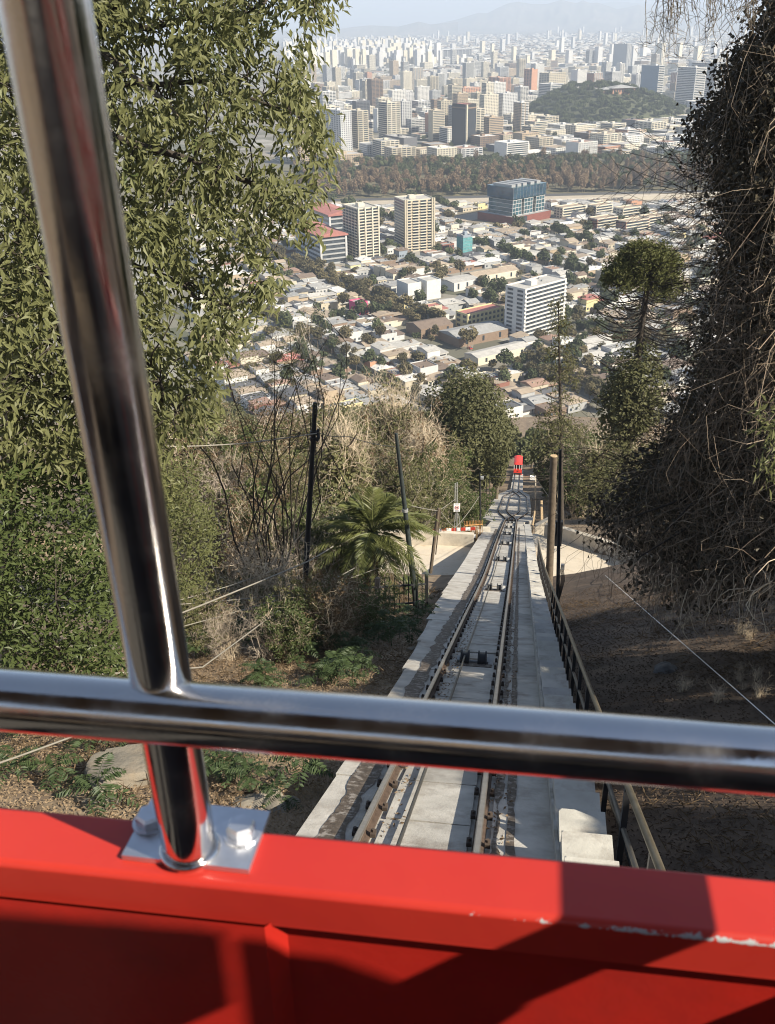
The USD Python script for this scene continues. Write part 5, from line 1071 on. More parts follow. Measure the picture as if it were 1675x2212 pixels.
# ---- the big leafy tree on the left
LT = [(-160, -160), (770, -160), (738, -20), (722, 40), (690, 70), (655, 120), (648, 160), (690, 215), (700, 260), (722, 330), (708, 420), (700, 480), (676, 525), (640, 500), (600, 545), (590, 600), (585, 660), (520, 705), (478, 750), (470, 830), (462, 905), (400, 935), (350, 985), (270, 980), (120, 1040), (-160, 1060)]
HOLES = [(610, 60, 35), (560, 300, 30), (150, 75, 35), (690, 160, 30), (600, 500, 30), (520, 380, 25), (460, 250, 22), (330, 150, 25), (560, 180, 22), (300, 560, 22), (430, 520, 25), (520, 620, 30), (380, 700, 25), (160, 560, 25), (240, 330, 22)]
tb = np.array([-8.3, 12.4, -9.6]); tree = thing('leafy_tree', 'big evergreen tree with hanging lance-shaped leaves, overhanging the view on the left', 'tree', tb)
tk = np.array([tb + [0, 0, -.6], at(14, 1350, 16), at(22, 1120, 15.7), at(24, 880, 15.4), at(48, 560, 15.2), at(80, 250, 15), at(105, 60, 15), at(120, -300, 15)])
put('trunk', MB().tube(tk, [.21, .17, .15, .14, .125, .11, .10, .05], 12), L['bark_pale'], tree, smooth=True)
limb_px = [[(100, 75, 15), (160, 85, 14.6), (241, 123, 14.2), (334, 200, 14), (420, 300, 14)], [(105, 40, 15), (180, 40, 15), (300, 60, 15), (430, 40, 14.5), (560, 20, 14)], [(70, 320, 15), (150, 260, 14), (260, 300, 13.5), (400, 340, 13.5), (560, 400, 13.5), (640, 450, 13.5)], [(90, 150, 15), (250, 10, 14), (430, -60, 13.5), (620, -60, 13.5), (700, -30, 13.5)],
           [(60, 450, 15.2), (160, 470, 15), (280, 560, 14.5), (420, 640, 14), (520, 660, 14)], [(50, 560, 15.2), (180, 640, 14), (300, 760, 13.6), (380, 880, 13.4)], [(80, 260, 15), (260, 180, 14.5), (450, 180, 14.2), (620, 230, 14)], [(28, 800, 15.4), (120, 780, 15), (220, 860, 14.6)], [(30, 780, 15.4), (-60, 640, 15), (-120, 500, 15)]]
nodes = []
for k, lp in enumerate(limb_px):
    P = np.array([at(*q) for q in lp]); t = np.linspace(0, len(P) - 1, 14); Q = np.stack([np.interp(t, np.arange(len(P)), P[:, c]) for c in range(3)], 1) + rng.normal(0, .03, (14, 3)); Q[0] = P[0]
    put('limb', MB().tube(Q, np.linspace(.085 if k < 4 else .06, .016, 14), 8), L['bark_dark'] if k != 0 else L['bark'], tree, smooth=True); nodes.append(Q[3:])
nodes = np.vstack(nodes)
C_, q = fill(LT, 3600, 12.6, 15.8, rng); keep = np.ones(len(C_), bool)
for hx, hy, hr in HOLES: keep &= ~((np.hypot(q[:, 0] - hx, (q[:, 1] - hy) * .7) < hr * 1.15) & (rng.random(len(q)) < .93))
keep &= meshkit.fbm(np.c_[q / 62., C_ @ CF / 1.2], 3, 41) > .425
C_, q = C_[keep], q[keep]
br = MB(); mids = []
for k in range(0, len(C_), 4):                       # twigs from the limbs to the sprays
    j = np.argmin(((nodes - C_[k]) ** 2).sum(1)); P = curve(nodes[j], C_[k], rng, 5, .1, -.05); tubes(br, P, np.linspace(.014, .004, 5), 4); mids.append(P[2:])
put('twigs', br, L['bark_dark'], tree, kind='stuff')
def sprays(C_, rg, n, ln, wd, droop=.8, spread=.16):
    k = len(C_); P = np.repeat(C_, n, 0) + rg.normal(0, spread, (k * n, 3)) * [1, 1, 1.2]
    ax = np.repeat(norm(rg.normal(0, 1, (k, 3)) * [1, 1, .3] + [0.35, -.25, 0]), n, 0); D = ax * .75 + rg.normal(0, .5, (k * n, 3)) - np.array([0, 0, droop]); return P, D, rg.uniform(.6, 1.15, k * n) * ln, rg.uniform(.7, 1.2, k * n) * wd
P, D, ln, wd = sprays(C_, rng, 13, .195, .056, .75, .11); SUNWARD = SUN * .9 + np.array([0, -.25, .15])
near = np.argsort(P @ CF)[:300]; m_ = np.ones(len(P), bool); m_[near] = False
for i in near: put('leaf', leaves(P[i:i + 1], D[i:i + 1], ln[i] * 1.05, wd[i] * 1.05, rng, .25, SUNWARD), L['leaf_tree'], tree)
put('foliage', leaves(P[m_], D[m_], ln[m_], wd[m_], rng, .25, SUNWARD), L['leaf_tree'], tree, kind='stuff')
C2, q2 = fill([(150, 20), (650, 20), (690, 300), (560, 600), (300, 900), (150, 900)], 14, 12.2, 13, rng); P, D, ln, wd = sprays(C2, rng, 9, .11, .03, .3, .07); put('young_leaves', leaves(P, D, ln, wd, rng), L['leaf_bright'], tree, kind='stuff')
print('left tree leaves', len(C_) * 13)
def leafy_mass(name, label, poly, d0, d1, n, per, ln, wd, mat, base=None, stems=6, bark='bark_dark', droop=.1, spread=.12, holes=.36, seed=1, cat='shrub', extra=0, twig='bark_dark'):
    rg = np.random.default_rng(seed); C_, q = fill(poly, n, d0, d1, rg); k = meshkit.fbm(np.c_[q / 45., C_ @ CF / 1.5], 3, seed) > holes; C_ = C_[k]
    base = seat(C_[:, :].mean(0), 0) if base is None else np.asarray(base, float); g = thing(name, label, cat, base)
    mb = MB(); tips = C_[rg.choice(len(C_), min(len(C_), stems * 8), replace=False)]
    mains = []
    for s in range(stems): c = C_[rg.integers(len(C_))]; P = curve(base + rg.normal(0, .12, 3) * [1, 1, 0] - [0, 0, .4], c, rg, 8, .07); put('stem', MB().tube(P, np.linspace(.035, .008, 8), 6), L[bark], g, smooth=True); mains.append(P[2:])
    mains = np.vstack(mains)
    for c in tips: j = np.argmin(((mains - c) ** 2).sum(1)); tubes(mb, curve(mains[j], c, rg, 4, .08), np.linspace(.009, .003, 4), 3)
    put('twigs', mb, L[twig], g, kind='stuff'); P, D, l_, w_ = sprays(C_, rg, per, ln, wd, droop, spread); put('foliage', leaves(P, D, l_, w_, rg, .25, SUNWARD), L[mat], g, kind='stuff'); return g
leafy_mass('broadleaf_shrub', 'bright green broad-leaved shrub in the sun under the big leafy tree', [(-80, 1010), (180, 1000), (270, 1090), (262, 1240), (268, 1455), (-80, 1460)], 12.5, 15.5, 900, 13, .13, .042, 'leaf_bright', hit(150, 1440), 9, holes=.38, seed=4)
leafy_mass('broadleaf_shrub', 'dark green shrub between the steel post and the tangle of bare stems', [(330, 1010), (400, 990), (440, 1060), (470, 1160), (440, 1250), (370, 1300), (320, 1280)], 17.5, 20.5, 420, 13, .10, .034, 'leaf_dense', hit(380, 1300), 7, holes=.34, seed=6)
leafy_mass('broadleaf_shrub', 'green shrub filling the gap behind the steel post, under the hanging leaves', [(150, 940), (340, 960), (380, 1060), (330, 1120), (200, 1080)], 17, 20, 300, 12, .12, .04, 'leaf_tree', hit(270, 1290), 6, holes=.38, seed=7)

# ---- dark creeper-covered tree on the right
RV = [(1668, -40), (1655, 60), (1640, 105), (1590, 130), (1572, 200), (1545, 250), (1510, 285), (1535, 345), (1580, 400), (1582, 480), (1588, 560), (1570, 620), (1552, 690), (1530, 760), (1512, 840), (1490, 900), (1468, 950), (1420, 1000), (1350, 1050), (1300, 1085), (1278, 1110), (1310, 1145), (1365, 1180), (1392, 1225), (1425, 1265), (1480, 1295), (1560, 1290), (1700, 1260), (1900, 1330), (1900, -160), (1700, -160)]
vb = np.array([7.9, 21.5, float(terrain(7.9, 21.5))]); vt = thing('creeper_tree', 'dark tree smothered in hanging creepers, in shade along the right edge', 'tree', vb)
put('trunk', MB().tube([vb - [0, 0, .5], vb + [.2, 0, 3], vb + [.6, .3, 6.5], vb + [.4, 0, 11]], [.35, .3, .22, .08], 10), L['bark_dark'], vt, smooth=True)
for k in range(14):
    c, _ = fill(RV, 1, 15.5, 22, rng); b = vb + [.4, .1, rng.uniform(2.5, 10)]; put('limb', MB().tube(curve(b, c[0], rng, 8, .06), np.linspace(.08, .012, 8), 6), L['bark_dark'], vt, smooth=True)
def depth_of(q): return np.clip(20.3 - 6.0 * np.clip((q[:, 0] - 1240) / 460, 0, 1), 13.5, 22)
def vine_pts(n, rg, th=.0):
    C_, q = fill(RV, n, 1, 1.0001, rg); d = depth_of(q) + rg.random(n) ** 1.4 * 3.6; k = meshkit.fbm(np.c_[q / 55., d / 1.6], 3, 61) > th; C_, d = C_[k], d[k]; return C_ * d[:, None] + rg.normal(0, .16, (len(C_), 3)), q[k]
C_, q = vine_pts(11000, rng, .36); kk = rng.random(len(q)) < np.interp(q[:, 1], [500, 900], [1, .55]); C_ = C_[kk]; P, D, ln, wd = sprays(C_, rng, 10, .105, .08, .5, .14)
near = np.argsort(P @ CF)[:300]; near = near[:0]
put('foliage', leaves(P, D, ln, wd, rng), L['leaf_vine'], vt, kind='stuff')
C_, q = fill(RV, 3800, 1, 1.0001, rng); C_ = C_[q[:, 0] > 1330 + 0 * q[:, 1]]; q = q[q[:, 0] > 1330]; k = inside([(a_ + 70, b_ * .96 - 10) for a_, b_ in RV], q[:, 0], q[:, 1]); q, C_ = q[k], C_[k]; C_ = C_ * (depth_of(q) + rng.uniform(2.2, 4.2, len(q)))[:, None]; P, D, ln, wd = sprays(C_, rng, 7, .22, .15, .3, .2); put('inner_foliage', leaves(P, D, ln, wd, rng), L['leaf_vine'], vt, kind='stuff')
hv = MB()
for k in range(5000):                                # hanging stems, a curtain in front of the leaves
    c, q = fill(RV, 1, 1, 1.0001, rng); d = float(depth_of(q)[0]) + rng.uniform(-.5, 1.2); a = c[0] * d; l_ = rng.uniform(.4, 1.9); b = a + [rng.normal(0, .4), rng.normal(0, .25), -l_]
    if q[0, 1] < 560 and rng.random() < .6: continue
    if q[0, 1] + l_ * FPX / d > 1300: b = a + [rng.normal(0, .4), 0, -.3]
    tubes(hv, curve(a, b, rng, 6, .30, rng.uniform(-.1, .1)), np.linspace(rng.uniform(.004, .009), .002, 6), 3)
put('hanging_stems', hv, L['vine_stem'], vt, kind='stuff')
for k in range(60):
    c, q = fill(RV, 1, 1, 1.0001, rng); d = float(depth_of(q)[0]) - .3; a = c[0] * d; b = a + [rng.normal(-.3, .6), rng.normal(0, .2), rng.uniform(-2.4, -.8)]
    if px([b])[1][0] > 1300: continue
    put('hanging_stem', MB().tube(curve(a, b, rng, 14, .26, rng.uniform(-.25, .25)), np.linspace(.007, .003, 14), 5), L['bark'], vt, smooth=True)
for k in range(160):                                 # dry stems drooping from the lower edge to the bank
    x = rng.uniform(1330, 1690); y = np.interp(x, [1300, 1390, 1480, 1700], [1130, 1230, 1290, 1255]) + rng.uniform(-60, 10); d = float(np.clip(20.3 - 6 * (x - 1240) / 460, 14, 20)) - rng.uniform(0, .6); a = at(x, y, d); b = a + [rng.normal(0, .3), rng.normal(-.2, .2), -rng.uniform(.3, .9)]; put('drooping_stem', MB().tube(curve(a, b, rng, 7, .18), np.linspace(.009, .004, 7), 4), L['twig_dry'] if k % 3 == 0 else L['vine_stem'], vt)
ob = MB()
for k in range(230):                                 # bare twigs sticking out to the left of the creepers
    y = rng.uniform(330, 1020); e = [(1500, 285), (1572, 400), (1575, 560), (1540, 690), (1500, 840), (1440, 950), (1300, 1030)]; x = np.interp(y, [p[1] for p in e], [p[0] for p in e]) + 25; d = 19; a = at(x, y, d)
    l_ = rng.uniform(.5, 3.2 if 380 < y < 640 else 1.6); b = a + np.array([-l_, rng.normal(0, .4), rng.uniform(-.7, .5) * l_]); P = curve(a, b, rng, 7, .16, rng.uniform(-.15, .15)); tubes(ob, P, np.linspace(.009, .0025, 7), 3)
    for _ in range(3): i = rng.integers(2, 6); tubes(ob, curve(P[i], P[i] + rng.normal(0, .35, 3) + [-.15, 0, -.2], rng, 4, .1), np.linspace(.005, .002, 4), 3)
put('bare_twigs', ob, L['bark_dark'], vt, kind='stuff')
# outlying leaf clusters along the edge
E_ = np.array(RV[1:19]); k = rng.integers(0, len(E_) - 1, 700); t = rng.random((700, 1)); q = E_[k] * (1 - t) + E_[k + 1] * t + np.c_[-np.abs(rng.normal(0, 22, 700)) + 10, rng.normal(0, 14, 700)]
C_ = np.array([at(*a, 19 + rng.normal(0, .8)) for a in q]); P, D, ln, wd = sprays(C_, rng, 6, .085, .062, .5, .09); put('outer_leaves', leaves(P, D, ln, wd, rng), L['leaf_vine'], vt, kind='stuff')
# sunlit olive shrub in front of its foot, behind the parapet; yellow-green spray at the edge
leafy_mass('olive_shrub', 'sunlit olive shrub with pale twigs at the left foot of the dark creepers', [(1310, 985), (1400, 960), (1440, 1010), (1400, 1075), (1290, 1100), (1240, 1080), (1270, 1030)], 55, 60, 420, 14, .2, .07, 'leaf_olive', at(1340, 1110, 57), 8, twig='twig_dry', seed=12, spread=.35)
leafy_mass('leafy_branch', 'yellow green leafy spray hanging in at the right edge', [(1642, 885), (1700, 880), (1700, 1050), (1660, 1040), (1640, 960)], 7.8, 8.3, 24, 10, .11, .024, 'leaf_tree', at(1760, 850, 8), 3, droop=.7, seed=14, cat='branch', holes=.2, spread=.05)

# ---- bare twigs hanging in from above at the top right
ht = thing('hanging_branch', 'bare reddish twigs hanging into view from above at the upper right', 'branch', at(1560, -120, 8)); mb = MB(); m2 = MB()
A_ = [at(1380, -150, 8.6), at(1500, -130, 8.2), at(1620, -110, 7.8), at(1760, -120, 7.6)]; put('bough', MB().tube(A_, [.02, .024, .028, .035], 8), L['bark_dark'], ht, smooth=True)
for cx_, w_, bot, n_ in ((1450, 26, 120, 16), (1530, 20, 85, 12), (1610, 30, 60, 12), (1575, 60, 40, 10), (1480, 30, 60, 10)):
    for k in range(n_):
        x = cx_ + rng.normal(0, w_ * .5); d = rng.uniform(7.6, 8.4); a = at(x + rng.normal(0, 8), -125, d); b = at(x + rng.normal(0, w_ * .5), bot * rng.uniform(.3, 1.05), d); P = curve(a, b, rng, 9, .06); tubes(mb, P, np.linspace(.0045, .0018, 9), 4)
        for _ in range(6): i = rng.integers(3, 9); e = P[i] + norm(rng.normal(0, 1, 3) + [0, 0, -.5]) * rng.uniform(.05, .22); tubes(m2, curve(P[i], e, rng, 5, .18), np.linspace(.0024, .0011, 5), 3)
put('twigs', mb, L['bark'], ht, kind='stuff'); put('fine_twigs', m2, L['bark'], ht, kind='stuff')

# ---- bare tangled shrubs: a few built, the others copies
def twig_bush(name, label, h, w, n0, n1, n2_, mat, seed, loc, group=None, leafy=0, leafmat='leaf_olive', cat='shrub', ls=.06, lean=.45):
    rg = np.random.default_rng(seed); g = thing(name, label, cat, (0, 0, 0), group); m0, m1 = MB(), MB(); tips = []
    for a in range(n0):
        an = rg.uniform(0, 6.28); e = np.array([math.cos(an) * w * rg.uniform(.2, 1), math.sin(an) * w * rg.uniform(.2, 1), h * rg.uniform(.55, 1.0)]); P = curve(rg.normal(0, .12, 3) * [w * .6, w * .6, 0] - [0, 0, .3], e, rg, 7, .10, -.06); r0 = h * .008
        m0.tube(P, np.linspace(r0, r0 * .35, 7), 4, False)
        for b in range(n1):
            i = rg.integers(2, 7); d = norm(rg.normal(0, 1, 3) + [0, 0, .35] + norm(e) * .6); l_ = h * rg.uniform(.12, .34); Q = curve(P[i], P[i] + d * l_, rg, 5, .14, rg.uniform(-.2, .12)); m0.tube(Q, np.linspace(r0 * .4, r0 * .18, 5), 3, False)
            for c in range(n2_):
                j = rg.integers(1, 5); d2 = norm(d + rg.normal(0, .8, 3)); S_ = curve(Q[j], Q[j] + d2 * l_ * rg.uniform(.3, .8), rg, 4, .16, rg.uniform(-.2, .2)); m1.tube(S_, np.linspace(r0 * .2, r0 * .09, 4), 3, False); tips.append(S_[-1]); tips.append(S_[2])
    put('branches', m0, L[mat], g, kind='stuff'); put('twigs', m1, L[mat], g, kind='stuff')
    if leafy:
        tips = np.array(tips); k = rg.integers(0, len(tips), leafy); P = tips[k] + rg.normal(0, h * .02, (leafy, 3)); put('foliage', leaves(P, rg.normal(0, 1, (leafy, 3)), ls * rg.uniform(.7, 1.3, leafy), ls * .5, rg, .25, SUNWARD), L[leafmat], g, kind='stuff')
    stage.GetPrimAtPath(g).GetAttribute('xformOp:translate').Set(Gf.Vec3d(*map(float, loc))); return g
LAND += [('black wire pole', B1[0], B1[1]), ('leaning iron pole', B2[0], B2[1])]
def foot(x, y, depth): p = at(x, y, depth); return np.array([p[0], p[1], float(terrain(p[0], p[1]))])
bushes = [twig_bush('bare_bush', 'dense tangle of pale bare twigs at the foot of the black wire pole', 2.6, 1.5, 16, 7, 5, 'twig_dry', 1, foot(600, 1230, 27)),
          twig_bush('bare_bush', 'rounded mass of grey bare twigs behind the black wire pole', 2.9, 1.9, 16, 7, 5, 'twig_grey', 2, foot(700, 1180, 34)),
          twig_bush('bare_bush', 'brownish bare bush with a few dry leaves left of the black wire pole', 2.4, 1.4, 14, 7, 5, 'twig_dry', 3, foot(520, 1260, 25), leafy=900, leafmat='leaf_dry')]
olive = [twig_bush('leafy_bush', 'olive leafy bush on the slope behind the palm', 4.2, 2.0, 12, 6, 5, 'twig_grey', 4, foot(900, 1060, 62), leafy=3800, ls=.17), twig_bush('leafy_bush', 'bright olive bush beside the slim lamp post', 3.6, 1.9, 12, 6, 5, 'twig_dry', 5, foot(1010, 1100, 72), leafy=4200, leafmat='leaf_bright', ls=.16),
         twig_bush('leafy_bush', 'dark green bush behind the barrier boards', 3.4, 2.0, 12, 6, 5, 'twig_grey', 6, foot(960, 1130, 70), leafy=4200, leafmat='leaf_dense', ls=.16), twig_bush('leafy_bush', 'yellowing thin bush among the bare trees', 4.6, 2.0, 12, 6, 5, 'twig_dry', 7, foot(740, 1020, 60), leafy=2400, leafmat='leaf_dry', ls=.14)]
# tall thin shrub with dark stems and small leaves, before the bare twigs
leafy_mass('slender_tree', 'slender small-leaved tree with several dark leaning stems left of the black pole', [(478, 745), (520, 700), (590, 690), (650, 720), (690, 790), (690, 880), (640, 960), (560, 990), (500, 960), (470, 860)], 23, 27, 520, 12, .05, .026, 'leaf_olive', hit(602, 1300), 12, 'bark_dark', spread=.16, holes=.44, seed=21, cat='tree')
leafy_mass('slender_tree', 'thin bare-topped tree reaching up between the leafy tree and the roofs', [(620, 650), (680, 640), (760, 690), (770, 800), (700, 840), (640, 800)], 25, 29, 160, 5, .045, .022, 'leaf_olive', hit(640, 1290), 9, 'bark_dark', spread=.2, holes=.5, seed=22, cat='tree', twig='twig_grey')
# big trees down the slope
def slope_tree(name, label, x, yb, yt, depth, rx_px, mat, n, size, seed, rzf=.42, bare=0, lobes=9, trunk=.3, top_only=1.0):
    b = foot(x, yb, depth); t = above(b, x, yt); h = t[2] - b[2]; mpp = depth / FPX; rx = rx_px * mpp; rz = h * rzf; g = thing(name, label, 'tree', b); rg = np.random.default_rng(seed)
    put('trunk', MB().tube([b - [0, 0, .6], b + [.2, 0, h * .35], b + [0, .1, h * .8]], [trunk, trunk * .75, trunk * .2], 8), L['bark'], g, smooth=True)
    for k in range(8): a = k * .8; put('limb', MB().tube([b + [.1, 0, h * (.25 + .06 * k)], b + [math.cos(a) * rx * .4, math.sin(a) * rx * .4, h * (.4 + .05 * k)], b + [math.cos(a) * rx * .75, math.sin(a) * rx * .75, h * (.5 + .05 * k)]], [trunk * .4, trunk * .25, trunk * .06], 5), L['bark'], g)
    V, F = crown(n, rx, rz, h - rz, size, rg, lobes); put('crown', (V + b, F), L[mat], g, kind='stuff')
    if bare:
        mb = MB(); c = b + [0, 0, h - rz * 1.05]
        for k in range(bare): d = norm(rg.normal(0, 1, 3) + [0, 0, .4]); e = c + d * [rx, rx, rz] * rg.uniform(.75, 1.12); tubes(mb, curve(c + d * rx * .25, e, rg, 6, .12, -.05), np.linspace(.03, .006, 6), 3); [tubes(mb, curve(c + (e - c) * f_, c + (e - c) * f_ + rg.normal(0, .6, 3), rg, 4, .12), np.linspace(.012, .004, 4), 3) for f_ in rg.uniform(.5, 1, 5)]
        put('bare_twigs', mb, L['twig_dry'], g, kind='stuff')
    return g
slope_tree('round_tree', 'dense round dark green tree standing left of the far red car', 1000, 1040, 766, 128, 108, 'leaf_olive', 34000, .21, 1, .46, lobes=34)
slope_tree('olive_tree', 'olive tree closing in behind the far red car, the left one', 1098, 985, 912, 262, 42, 'leaf_olive', 5000, .42, 11, .5)
slope_tree('olive_tree', 'dark tree closing in behind the far red car, the right one', 1150, 985, 915, 256, 44, 'leaf_dense', 5000, .42, 12, .5)
slope_tree('olive_tree', 'olive tree leaning over the track right of the round tree', 1074, 1030, 862, 150, 34, 'leaf_olive', 9000, .22, 2, .48)
slope_tree('bare_tree', 'grey brown half-bare tree left of the round tree', 850, 1060, 785, 88, 85, 'leaf_olive', 3800, .16, 3, .45, 260)
slope_tree('bare_tree', 'pale bare tree with a rusty tinge in front of the round tree', 915, 1075, 880, 74, 62, 'leaf_dry', 1100, .12, 4, .5, 260)
slope_tree('olive_tree', 'olive tree with thin crown behind the black wire pole', 745, 1090, 868, 60, 70, 'leaf_olive', 4200, .14, 5, .45, 120)
slope_tree('olive_tree', 'broad olive tree on the right of the far red car', 1200, 1060, 880, 118, 50, 'leaf_olive', 8000, .19, 6, .46, 60)
slope_tree('olive_tree', 'thin olive tree between the dead conifer and the monkey puzzle', 1275, 1080, 930, 92, 42, 'leaf_olive', 3600, .2, 7, .46, 80)
# dead conifer
b = foot(1222, 1060, 72); t = above(b, 1207, 652); g = thing('dead_conifer', 'thin half-dead conifer with drooping sparse branches right of the white block', 'tree', b); h = t[2] - b[2]; ax = (t - b)
put('trunk', MB().tube([b - [0, 0, .5], b + ax * .5, t], [.2, .13, .03], 8), L['bark_dark'], g, smooth=True); mb, P, D = MB(), [], []
for k in range(150):
    f_ = rng.uniform(.22, 1) ; a = rng.uniform(0, 6.28); l_ = (1 - f_) * 2.6 + .5; p = b + ax * f_; e = p + [math.cos(a) * l_, math.sin(a) * l_, -.25 * l_ + rng.uniform(-.3, .5)]; Q = curve(p, e, rng, 6, .08, -.1); tubes(mb, Q, np.linspace(.03, .008, 6), 3)
    if f_ > .42:
        for q in Q[2:]: n_ = int(rng.integers(2, 9)); P.append(q + rng.normal(0, .14, (n_, 3))); D.append(rng.normal(0, .6, (n_, 3)) - [0, 0, .6])
put('branches', mb, L['bark_dark'], g, kind='stuff'); P, D = np.vstack(P), np.vstack(D); put('foliage', leaves(P, D, .26, .07, rng), L['leaf_olive'], g, kind='stuff')
# monkey puzzle tree
b = foot(1345, 1090, 82); tp = [b - [0, 0, .5], above(b, 1362, 900), above(b, 1385, 720), above(b, 1397, 630), above(b, 1402, 560)]; g = thing('monkey_puzzle', 'monkey puzzle tree with an umbrella crown above whip-like bare branches', 'tree', b)
put('trunk', MB().tube(tp, [.42, .36, .27, .2, .06], 10), L['bark_dark'], g, smooth=True); c = np.array(above(b, 1393, 600)); mpp = 82 / FPX; mb = MB(); P, D = [], []
for k in range(190):                                 # crown branches end in thick tufts
    a, e_ = rng.uniform(0, 6.28), rng.uniform(-.12, 1.0); r_ = 82 * mpp * math.cos(e_ * 1.45) ** .6 * rng.uniform(.5, 1.02); tip = c + [math.cos(a) * r_, math.sin(a) * r_, (e_ * 68 - 8) * mpp + rng.normal(0, .1)]; s = c + [0, 0, (-10 + 35 * max(e_, 0)) * mpp]
    Q = curve(s, tip, rng, 6, .03, .12); tubes(mb, Q, np.linspace(.05, .03, 6), 4); n_ = 55; P.append(tip + rng.normal(0, .24, (n_, 3))); D.append(rng.normal(0, 1, (n_, 3)) + [0, 0, .5])
P, D = np.vstack(P), np.vstack(D); put('crown', leaves(P, D, .30, .11, rng), L['leaf_arau'], g, kind='stuff'); put('crown_branches', mb, L['bark_dark'], g, kind='stuff')
for k in range(95):                                  # long bare whips, sagging and turned up at the end
    f_ = rng.random(); p = np.array(tp[2]) * (1 - f_) + np.array(tp[3]) * f_ if rng.random() < .75 else np.array(tp[1]) * (1 - f_) + np.array(tp[2]) * f_
    a = rng.uniform(0, 6.28); l_ = rng.uniform(70, 112) * mpp; t_ = np.linspace(0, 1, 9)[:, None]; dr = np.array([math.cos(a), math.sin(a), 0]); Q = p + dr * l_ * t_ + np.array([0, 0, 1]) * (-.55 * l_ * t_ + .62 * l_ * t_ ** 2.2) + rng.normal(0, .03, (9, 3)); Q[0] = p
    put('bare_whip', MB().tube(Q, np.linspace(.045, .028, 9), 4, False), L['bark_dark'], g); n_ = 10; 
    if rng.random() < .6: put('tip_tuft', leaves(Q[-1] + rng.normal(0, .14, (n_, 3)), rng.normal(0, 1, (n_, 3)), .24, .09, rng), L['leaf_arau'], g)
V, F = crown(6500, 88 * mpp, 165 * mpp, 0, .17, rng, 12); put('creeper_coat', (V + above(b, 1362, 850), F), L['leaf_olive'], g, kind='stuff')
# palm
pb = foot(800, 1262, 33.6); pc_ = above(pb, 805, 1150); g = thing('palm', 'young palm with arching feathery fronds above the black iron fence', 'palm', pb); put('trunk', MB().tube([pb - [0, 0, .3], (pb + pc_) / 2, pc_], [.26, .24, .2], 12), L['bark'], g)
for k in range(40):
    a = k * 2.4; up = rng.uniform(.0, 1.4) if k > 7 else rng.uniform(-.9, -.3); l_ = rng.uniform(2.2, 3.0) * (1 if k > 7 else .75); t_ = np.linspace(0, 1, 12)[:, None]; dr = np.array([math.cos(a) * math.cos(up), math.sin(a) * math.cos(up), math.sin(up)]); R_ = pc_ + dr * l_ * t_ - np.array([0, 0, 1]) * (.75 * l_ * (t_ ** 2)) * (.55 + .3 * math.cos(up)); T_ = norm(np.gradient(R_, axis=0)); side = norm(np.cross(T_, [0, 0, 1.0])); m = MB().tube(R_, np.linspace(.018, .004, 12), 4, False)
    f_ = np.linspace(.14, .99, 58); i_ = f_ * 11; B_ = np.stack([np.interp(i_, np.arange(12), R_[:, c]) for c in range(3)], 1); Tt = np.stack([np.interp(i_, np.arange(12), T_[:, c]) for c in range(3)], 1); Sd = np.stack([np.interp(i_, np.arange(12), side[:, c]) for c in range(3)], 1); ll = .46 * np.sin(np.pi * (f_ * .8 + .16)) + .06
    for s in (-1, 1): m.add(*leaves(B_, Sd * s * .8 + Tt * .75 + rng.normal(0, .07, (58, 3)) - [0, 0, .18], ll, .03, rng, .1))
    put('frond', m, L['leaf_dry'] if k in (2, 5) else L['leaf_palm'], g)
# feathery ground plants (copies of three)
def fern(name, label, seed, h, nl, loc, group):
    rg = np.random.default_rng(seed); g = thing(name, label, 'plant', (0, 0, 0), group); put('stem', MB().tube([[0, 0, -.1], [.02, .01, h * .5], [.03, 0, h]], [.012, .009, .005], 5), L['leaf_fern'], g)
    for k in range(nl):
        a = k * 2.4 + rg.uniform(-.3, .3); b = np.array([.02, 0, h * rg.uniform(.45, 1)]); l_ = rg.uniform(.38, .62); t_ = np.linspace(0, 1, 7)[:, None]; dr = np.array([math.cos(a), math.sin(a), rg.uniform(.25, .9)]); R_ = b + norm(dr) * l_ * t_ - np.array([0, 0, .55]) * l_ * t_ ** 2; m = MB().tube(R_, np.linspace(.004, .002, 7), 3, False); T_ = norm(np.gradient(R_, axis=0)); sd = norm(np.cross(T_, [0, 0, 1.0]))
        f_ = np.linspace(.2, 1, 10); B_ = np.stack([np.interp(f_ * 6, np.arange(7), R_[:, c]) for c in range(3)], 1); Sd = np.stack([np.interp(f_ * 6, np.arange(7), sd[:, c]) for c in range(3)], 1); Tt = np.stack([np.interp(f_ * 6, np.arange(7), T_[:, c]) for c in range(3)], 1)
        for s in (-1, 1): m.add(*leaves(B_, Sd * s + Tt * .35 - [0, 0, .25], .125 * np.sin(np.pi * (f_ * .75 + .17)) + .02, .042, rg, .06))
        put('pinnate_leaf', m, L['leaf_fern'], g)
    stage.GetPrimAtPath(g).GetAttribute('xformOp:translate').Set(Gf.Vec3d(*map(float, loc))); return g
fern_px = [(655, 1700), (470, 1640), (215, 1735), (205, 1625), (545, 1720), (480, 1690), (500, 1690), (60, 1600), (130, 1690), (40, 1690), (560, 1640), (610, 1740), (300, 1620)]
fl = ['nearest the concrete bed, on the sunlit litter', 'close to the steel post, on the sunlit litter', 'beside the flat pale stone near the red ledge', 'under the cross tube at the far left', 'small one beside the pale stone slab', 'behind the base plate', 'second behind the base plate', 'farthest left under the cross tube', 'left of the flat pale stone', 'lowest at the far left, above the red ledge', 'right of the steel post, on the litter', 'against the edge of the concrete bed, above the ledge', 'behind the broken concrete lump']
ferns = []
FG = 'feathery plants along the edge of the concrete bed'
